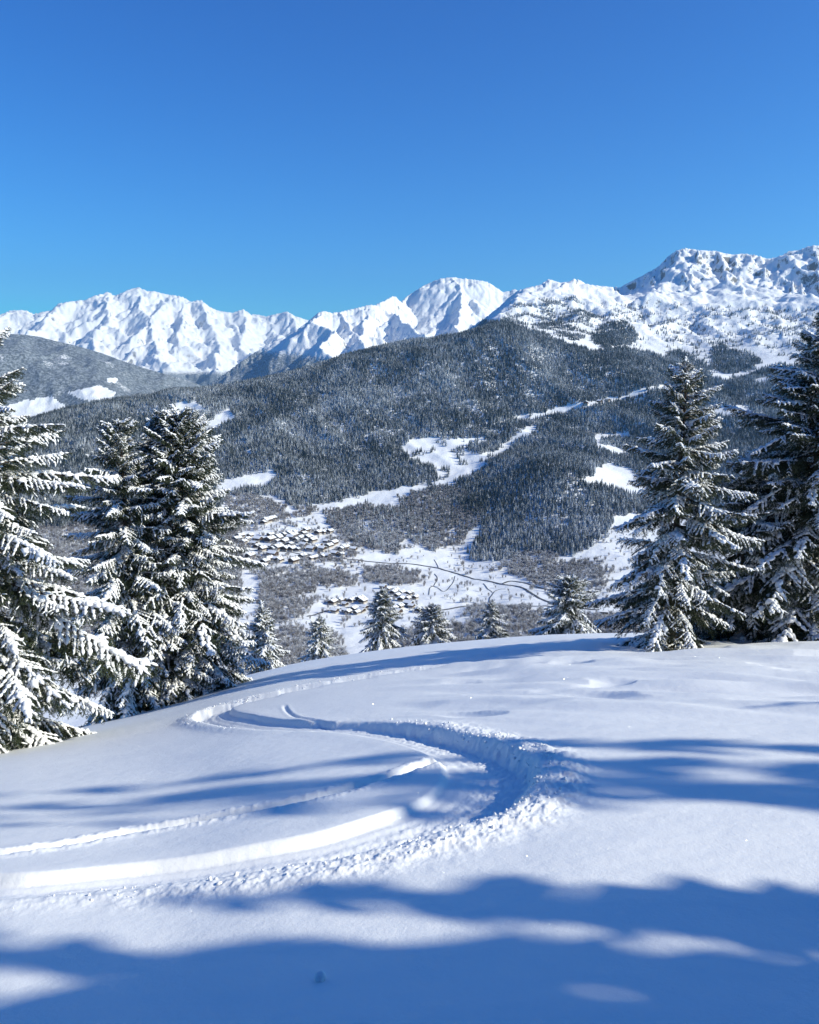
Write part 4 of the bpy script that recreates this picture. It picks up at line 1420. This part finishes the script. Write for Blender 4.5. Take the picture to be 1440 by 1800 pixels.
def spruce(label, x, y, Ht, Lmax, seed, gap=0.36, per=6, power=0.8, long_set=None, low=0.04, sink=0.1, gaps=0.06, droop0=22, group=None, lean=0.0, skirt=1.0, cut=None):
    rg = random.Random(seed)
    z0 = float(H1(np.array([x]), np.array([y]))[0]) - sink
    t = bpy.data.objects.new('spruce_tree', None); COL.objects.link(t)
    t.location = (x, y, z0)
    t.rotation_euler = (0, lean, 0)
    tag(t, label, 'tree', group)
    long_set = long_set or B_LONG
    tz = np.linspace(-0.5, Ht * 0.985, 14)
    tr = 0.016 * Ht * (1 - np.clip(tz / Ht, 0, 1)) ** 0.9 + 0.012
    v, f = tube(np.column_stack([0.02 * np.sin(tz), 0.02 * np.cos(tz * 1.3), tz]), tr, 8)
    mb = MB(); mb.add_np(v, f, 0)
    link('trunk', mb.mesh('trunk', [M_BARK]), t)
    z = low * Ht
    a0 = rg.uniform(0, 6)
    n = 0
    while z < Ht * 0.985:
        u = z / Ht
        prof = (1 - u) ** power * (skirt + (1 - skirt) * min(1, u / 0.2)) + 0.03
        k = per if u < 0.86 else max(4, per - 1)
        for i in range(k):
            if rg.random() < gaps: continue
            Lb = Lmax * prof * rg.uniform(0.62, 1.16)
            a = a0 + 2 * math.pi * i / k + rg.uniform(-.35, .35)
            Lb *= 1 + 0.17 * math.sin(2 * a + 1.3 * seed + z * 1.7) + 0.10 * math.sin(3 * a - z * 2.9 + seed)
            if cut and rg.random() < cut(math.degrees(a) % 360, u): continue
            if Lb > 1.75: S, ref = long_set, 2.5
            elif Lb > 0.85: S, ref = B_MID, 1.4
            else: S, ref = B_TOP, 0.62
            o = link('bough', rg.choice(S), t)
            s = Lb / ref
            pitch = R(droop0) * (1 - u) ** 1.0 - R(46) * max(0, u - 0.45) / 0.55 + R(rg.gauss(0, 9))
            o.location = (0, 0, z + rg.uniform(-.1, .1) * gap * 2)
            o.rotation_euler = (R(rg.uniform(-14, 14)), pitch, a)
            o.scale = (s, s * rg.uniform(.9, 1.15), s * rg.uniform(.9, 1.15))
            n += 1
        a0 += 1.1 + rg.uniform(-.3, .3)
        z += gap * (0.5 + 0.75 * (1 - u)) * rg.uniform(0.8, 1.2)
    # leader
    o = link('leader', B_TOP[seed % 5], t)
    o.location = (0, 0, Ht * 0.95); o.rotation_euler = (0, R(-86), rg.uniform(0, 6)); o.scale = (0.9,) * 3
    return t


def at_px(x, d):
    a = float(px_ray(x, 1000)[0])
    return math.sin(a) * d, math.cos(a) * d


def tree_height(x, d, ytop):
    """height that brings the tip of a tree at distance d to picture height ytop"""
    X, Y = at_px(x, d)
    z0 = float(H1(np.array([X]), np.array([Y]))[0])
    return float(px_ray(x, ytop)[1]) * d - z0


NEAR = [  # label, x px, distance, tip y px, bough length, seed, options
    ('huge snow-laden spruce cut by the left picture edge, its long boughs sweeping to the slope', -28, 20.5, 530, 3.9, 1, dict(gap=.42, per=7, power=.62, droop0=24, low=.05)),
    ('narrower frosted spruce with pointed tip behind the left edge spruce', 225, 29.0, 731, 3.5, 2, dict(gap=.34, per=7, power=.62)),
    ('broad dark round-crowned spruce with snowy double tip, right of the narrow frosted one', 330, 29.5, 722, 3.5, 3, dict(gap=.27, per=9, power=.48, long_set=B_SHADE, low=.10, skirt=.7)),
    ('slim spruce rising behind the broad dark spruce on its left shoulder', 288, 30.2, 722, 2.7, 4, dict(gap=.40, per=6, power=.6, long_set=B_SHADE, low=.3)),
    ('small snowy spruce tucked against the right foot of the broad dark spruce', 458, 44, 1062, 2.1, 5, dict(gap=.26, per=6, low=.02)),
    ('slender pale young spruce beyond the crest, leftmost of the row of small spruces', 560, 60, 1085, 2.2, 6, dict(gap=.26, per=8, power=.7, low=.02)),
    ('full cone-shaped young spruce with thick snow boughs behind the snow crest under the lower village', 672, 62, 1036, 3.0, 7, dict(gap=.26, per=9, power=.66, low=.02)),
    ('low squat young spruce peeping over the crest right of the full cone-shaped one', 760, 62, 1064, 2.8, 8, dict(gap=.24, per=9, power=.6, low=.02)),
    ('small dark young spruce alone in the gap at the middle of the crest', 866, 63, 1058, 2.2, 9, dict(gap=.26, per=8, power=.66, low=.02)),
    ('wide bushy young spruce with rounded twin top left of the tall right-hand spruces', 1003, 60, 1016, 3.4, 10, dict(gap=.25, per=10, power=.5, low=.02)),
    ('tall open-branched spruce with spindly tip, right of the row of small spruces', 1186, 23.5, 628, 3.3, 11, dict(gap=.35, per=6, power=.72, long_set=B_SHADE, low=.07, gaps=.12, droop0=16, skirt=.9)),
    ('tall massive dark spruce cut by the right picture edge', 1420, 27, 545, 4.0, 12, dict(gap=.32, per=7, power=.55, long_set=B_SHADE, low=.04)),
    ('dark spruce filling the gap between the two tall right-hand spruces', 1305, 27, 800, 2.9, 13, dict(gap=.32, per=7, power=.6, long_set=B_SHADE, low=.05)),
]
for (lab, x, d, yt, Lm, sd, kw) in NEAR:
    X, Y = at_px(x, d)
    spruce(lab, X, Y, tree_height(x, d, yt), Lm, sd, **kw)


# spruces outside the picture on the right: their shadows fall across the snow
def shade_tree_mesh(seed, tiers=40, per=11):
    rg = np.random.default_rng(seed)
    mb = MB()
    for k in range(tiers):
        u = (k + 0.5) / tiers
        z = 0.05 + 0.94 * u
        Lb = 0.27 * (1 - u) ** 0.7 + 0.012
        for i in range(per):
            a = rg.uniform(0, 2 * np.pi)
            L = Lb * rg.uniform(0.7, 1.1)
            ca, sa = math.cos(a), math.sin(a)
            w = L * 0.34
            pts = [(0, 0, 0), (L * .45, -w, -.18 * L), (L, 0, -.25 * L), (L * .45, w, -.18 * L), (L * .5, 0, 0.0)]
            V = [(p[0] * ca - p[1] * sa, p[0] * sa + p[1] * ca, z + p[2]) for p in pts]
            mb.add(V, [(0, 1, 4), (1, 2, 4), (2, 3, 4), (3, 0, 4)], 0)
    crown = mb.mesh('crown', [M_NEEDLE], False)
    t = MB(); v, f = tube([(0, 0, -.05), (0, 0, .5), (0, 0, .98)], [.018, .01, .002], 7); t.add_np(v, f, 0)
    return crown, t.mesh('trunk', [M_BARK])


SHADE = shade_tree_mesh(9)
SPARSE = shade_tree_mesh(19, 26, 7)
def stand(x, y, h, r, note, sparse=False):
    t = bpy.data.objects.new('spruce_tree', None); COL.objects.link(t)
    t.location = (x, y, float(H0(np.array([x]), np.array([y]))[0]) - .1); t.scale = (r / .28, r / .28, h)
    t.rotation_euler = (0, 0, x * 1.7 + y)
    tag(t, 'spruce outside the picture, ' + note, 'tree', 'spruces outside the picture')
    link('crown', (SPARSE if sparse else SHADE)[0], t); link('trunk', SHADE[1], t)


stand(14.0, 1.62, 8.6, 1.7, 'its pointed shadow below the track turn')
stand(15.0, 0.51, 11.1, 1.3, 'its long shadow along the lower snow')
stand(11.0, 0.35, 11.3, 1.7, 'its shadow near the bottom edge')
stand(10.5, -0.75, 14.3, 2.5, 'its shadow filling the bottom edge')
stand(24.0, 1.8, 16.1, 1.3, 'its streaky shadow crossing the middle of the snow', True)
stand(26.0, 2.37, 19.6, 1.35, 'its streaky shadow ending in the left snow', True)
stand(27.0, 3.16, 19.2, 1.2, 'its faint shadow right of the track turn', True)
stand(30.0, 1.02, 20.1, 1.25, 'its faint shadow over the thin ski groove', True)
stand(17.0, 7.7, 7.1, 0.9, 'its thin shadow tip by the right edge')
for k, (x, y, h, r) in enumerate([(9, -6.5, 13, 3), (4, -9, 15, 3.2), (-2, -10, 14, 3), (-8, -8, 16, 3.4), (-13, -3, 14, 3), (16, -7, 17, 3.4), (22, -11, 18, 3.6), (-4, -16, 18, 3.6), (7, -16, 18, 3.6), (14, -15, 18, 3.5)]):  # unseen spruces added behind the camera to hold back ambient sky light
    stand(x, y, h, r, '%s, added behind to block skylight' % ['nearest on the right', 'second from the right', 'straight behind', 'behind on the left', 'farthest left', 'tall on the right', 'at the far right', 'in the second row on the left', 'in the second row', 'in the second row on the right'][k])


# ------------------------------------------------------------------ the valley air
def build_haze():
    m = bpy.data.materials.new('valley_air'); m.use_nodes = True
    N, L = m.node_tree.nodes, m.node_tree.links
    N.remove(N['Principled BSDF'])
    v = N.new('ShaderNodeVolumePrincipled')
    v.inputs['Color'].default_value = (0.35, 0.65, 1.0, 1)
    v.inputs['Density'].default_value = 2.9e-5
    v.inputs['Anisotropy'].default_value = 0.2
    L.new(v.outputs[0], N['Material Output'].inputs['Volume'])
    lo, hi = -3200.0, 2700.0
    x0, x1, y0, y1 = -21000.0, 21000.0, -1500.0, 25500.0
    mb = MB()
    mb.add([(x0, y0, lo), (x1, y0, lo), (x1, y1, lo), (x0, y1, lo), (x0, y0, hi), (x1, y0, hi), (x1, y1, hi), (x0, y1, hi)],
           [(3, 2, 1, 0), (4, 5, 6, 7), (0, 1, 5, 4), (1, 2, 6, 5), (2, 3, 7, 6), (3, 0, 4, 7)])
    tag(link('haze', mb.mesh('haze', [m], False)), 'thin blue mountain haze filling the valley air', 'haze', kind='stuff')


build_haze()

# ------------------------------------------------------------------ loose snow
def lump_verts(rg, n_sub=1):
    import bmesh
    bm = bmesh.new(); bmesh.ops.create_icosphere(bm, subdivisions=n_sub, radius=1.0)
    V = np.array([v.co[:] for v in bm.verts]); F = np.array([[v.index for v in f.verts] for f in bm.faces])
    bm.free()
    return V, F


def build_clumps():
    rg = np.random.default_rng(77)
    V0, F0 = lump_verts(rg)
    mb = MB()
    ii = np.arange(len(TR))
    P, S = [], []
    T = np.gradient(TR[:, :2], axis=0); T /= np.linalg.norm(T, axis=1)[:, None]
    Rt = np.column_stack([T[:, 1], -T[:, 0]])
    for _ in range(1300):
        k = rg.integers(8, len(TR) - 30)
        hw, dep, side, ro = TR[k, 2:6]
        if rg.random() > ro * abs(side): continue
        off = (hw + min(rg.gamma(2.0, 0.09), 0.34) - 0.08) * (1 if side > 0 else -1)
        q = TR[k, :2] + Rt[k] * off + T[k] * rg.uniform(-.2, .2)
        P.append(q); S.append(np.clip(rg.lognormal(-4.7, 0.45), 0.004, 0.022))
    bx, by = ground_px(np.array([150, 162, 105, 120, 178, 240]), np.array([1566, 1560, 1574, 1571, 1569, 1558]))
    for a, b, s in zip(bx, by, (.075, .06, .05, .045, .04, .05)):
        P.append(np.array([a, b])); S.append(s)
    P = np.array(P); z = H2(P[:, 0], P[:, 1])
    for q, zz, s in zip(P, z, S):
        sc = s * rg.uniform(0.6, 1.3, 3)
        V = V0 * sc * rg.uniform(0.75, 1.2, (len(V0), 1))
        a = rg.uniform(0, 6.28)
        V = V @ np.array([[math.cos(a), math.sin(a), 0], [-math.sin(a), math.cos(a), 0], [0, 0, 1]])
        mb.add_np(V + np.array([q[0], q[1], zz + s * 0.25]), F0, 0)
    tag(link('snow_clumps', mb.mesh('snow_clumps', [M_SNOW], True)), 'loose clumps of snow thrown up along the edge of the ski track', 'snow clumps', kind='stuff')


build_clumps()

sx, sy = ground_px(563, 1722)
V0, F0 = lump_verts(None, 3)
rgs = np.random.default_rng(3)
Vb = V0 * 0.030 * (1 + 0.10 * fbm(V0[:, 0] * 2 + 9, V0[:, 1] * 2 + V0[:, 2] * 3, 3, 5))[:, None]
mb = MB(); mb.add_np(Vb, F0, 0)
o = link('snowball', mb.mesh('snowball', [M_SNOW], True))
o.location = (sx[0], sy[0], float(H2(sx, sy)[0]) + 0.016)
tag(o, 'little rolled snowball lying in the blue shadow near the bottom edge', 'snowball')


def build_crystals():
    """frost crystals lying on the powder: the few that face the sun glint"""
    rg = np.random.default_rng(8)
    n = 14000
    az = rg.uniform(-0.56, 0.56, n); d = np.exp(rg.uniform(math.log(2.7), math.log(24), n))
    X = np.sin(az) * d; Y = np.cos(az) * d
    Z = H2(X, Y) + 0.004
    s_ = 0.0015 * rg.uniform(0.7, 1.5, n) * np.clip(d / 6, 0.8, 2.2)
    N = rg.normal(size=(n, 3)); N[:, 2] = np.abs(N[:, 2]) + 0.4
    N /= np.linalg.norm(N, axis=1)[:, None]
    A = np.cross(N, rg.normal(size=(n, 3))); A /= np.linalg.norm(A, axis=1)[:, None]
    B = np.cross(N, A)
    P = np.column_stack([X, Y, Z])
    V = np.stack([P + s_[:, None] * A, P + s_[:, None] * (-0.5 * A + 0.87 * B), P + s_[:, None] * (-0.5 * A - 0.87 * B)], 1).reshape(-1, 3)
    m, Nn, L, p = new_mat('ice_crystal')
    p.inputs['Base Color'].default_value = (0.9, 0.93, 0.96, 1)
    p.inputs['Metallic'].default_value = 0.75
    p.inputs['Roughness'].default_value = 0.28
    tag(link('snow_crystals', mesh_np('snow_crystals', V, np.arange(3 * n), np.full(n, 3), [m], smooth=False)), 'scattered glinting frost crystals on the near powder snow', 'frost crystals', kind='stuff')


build_crystals()
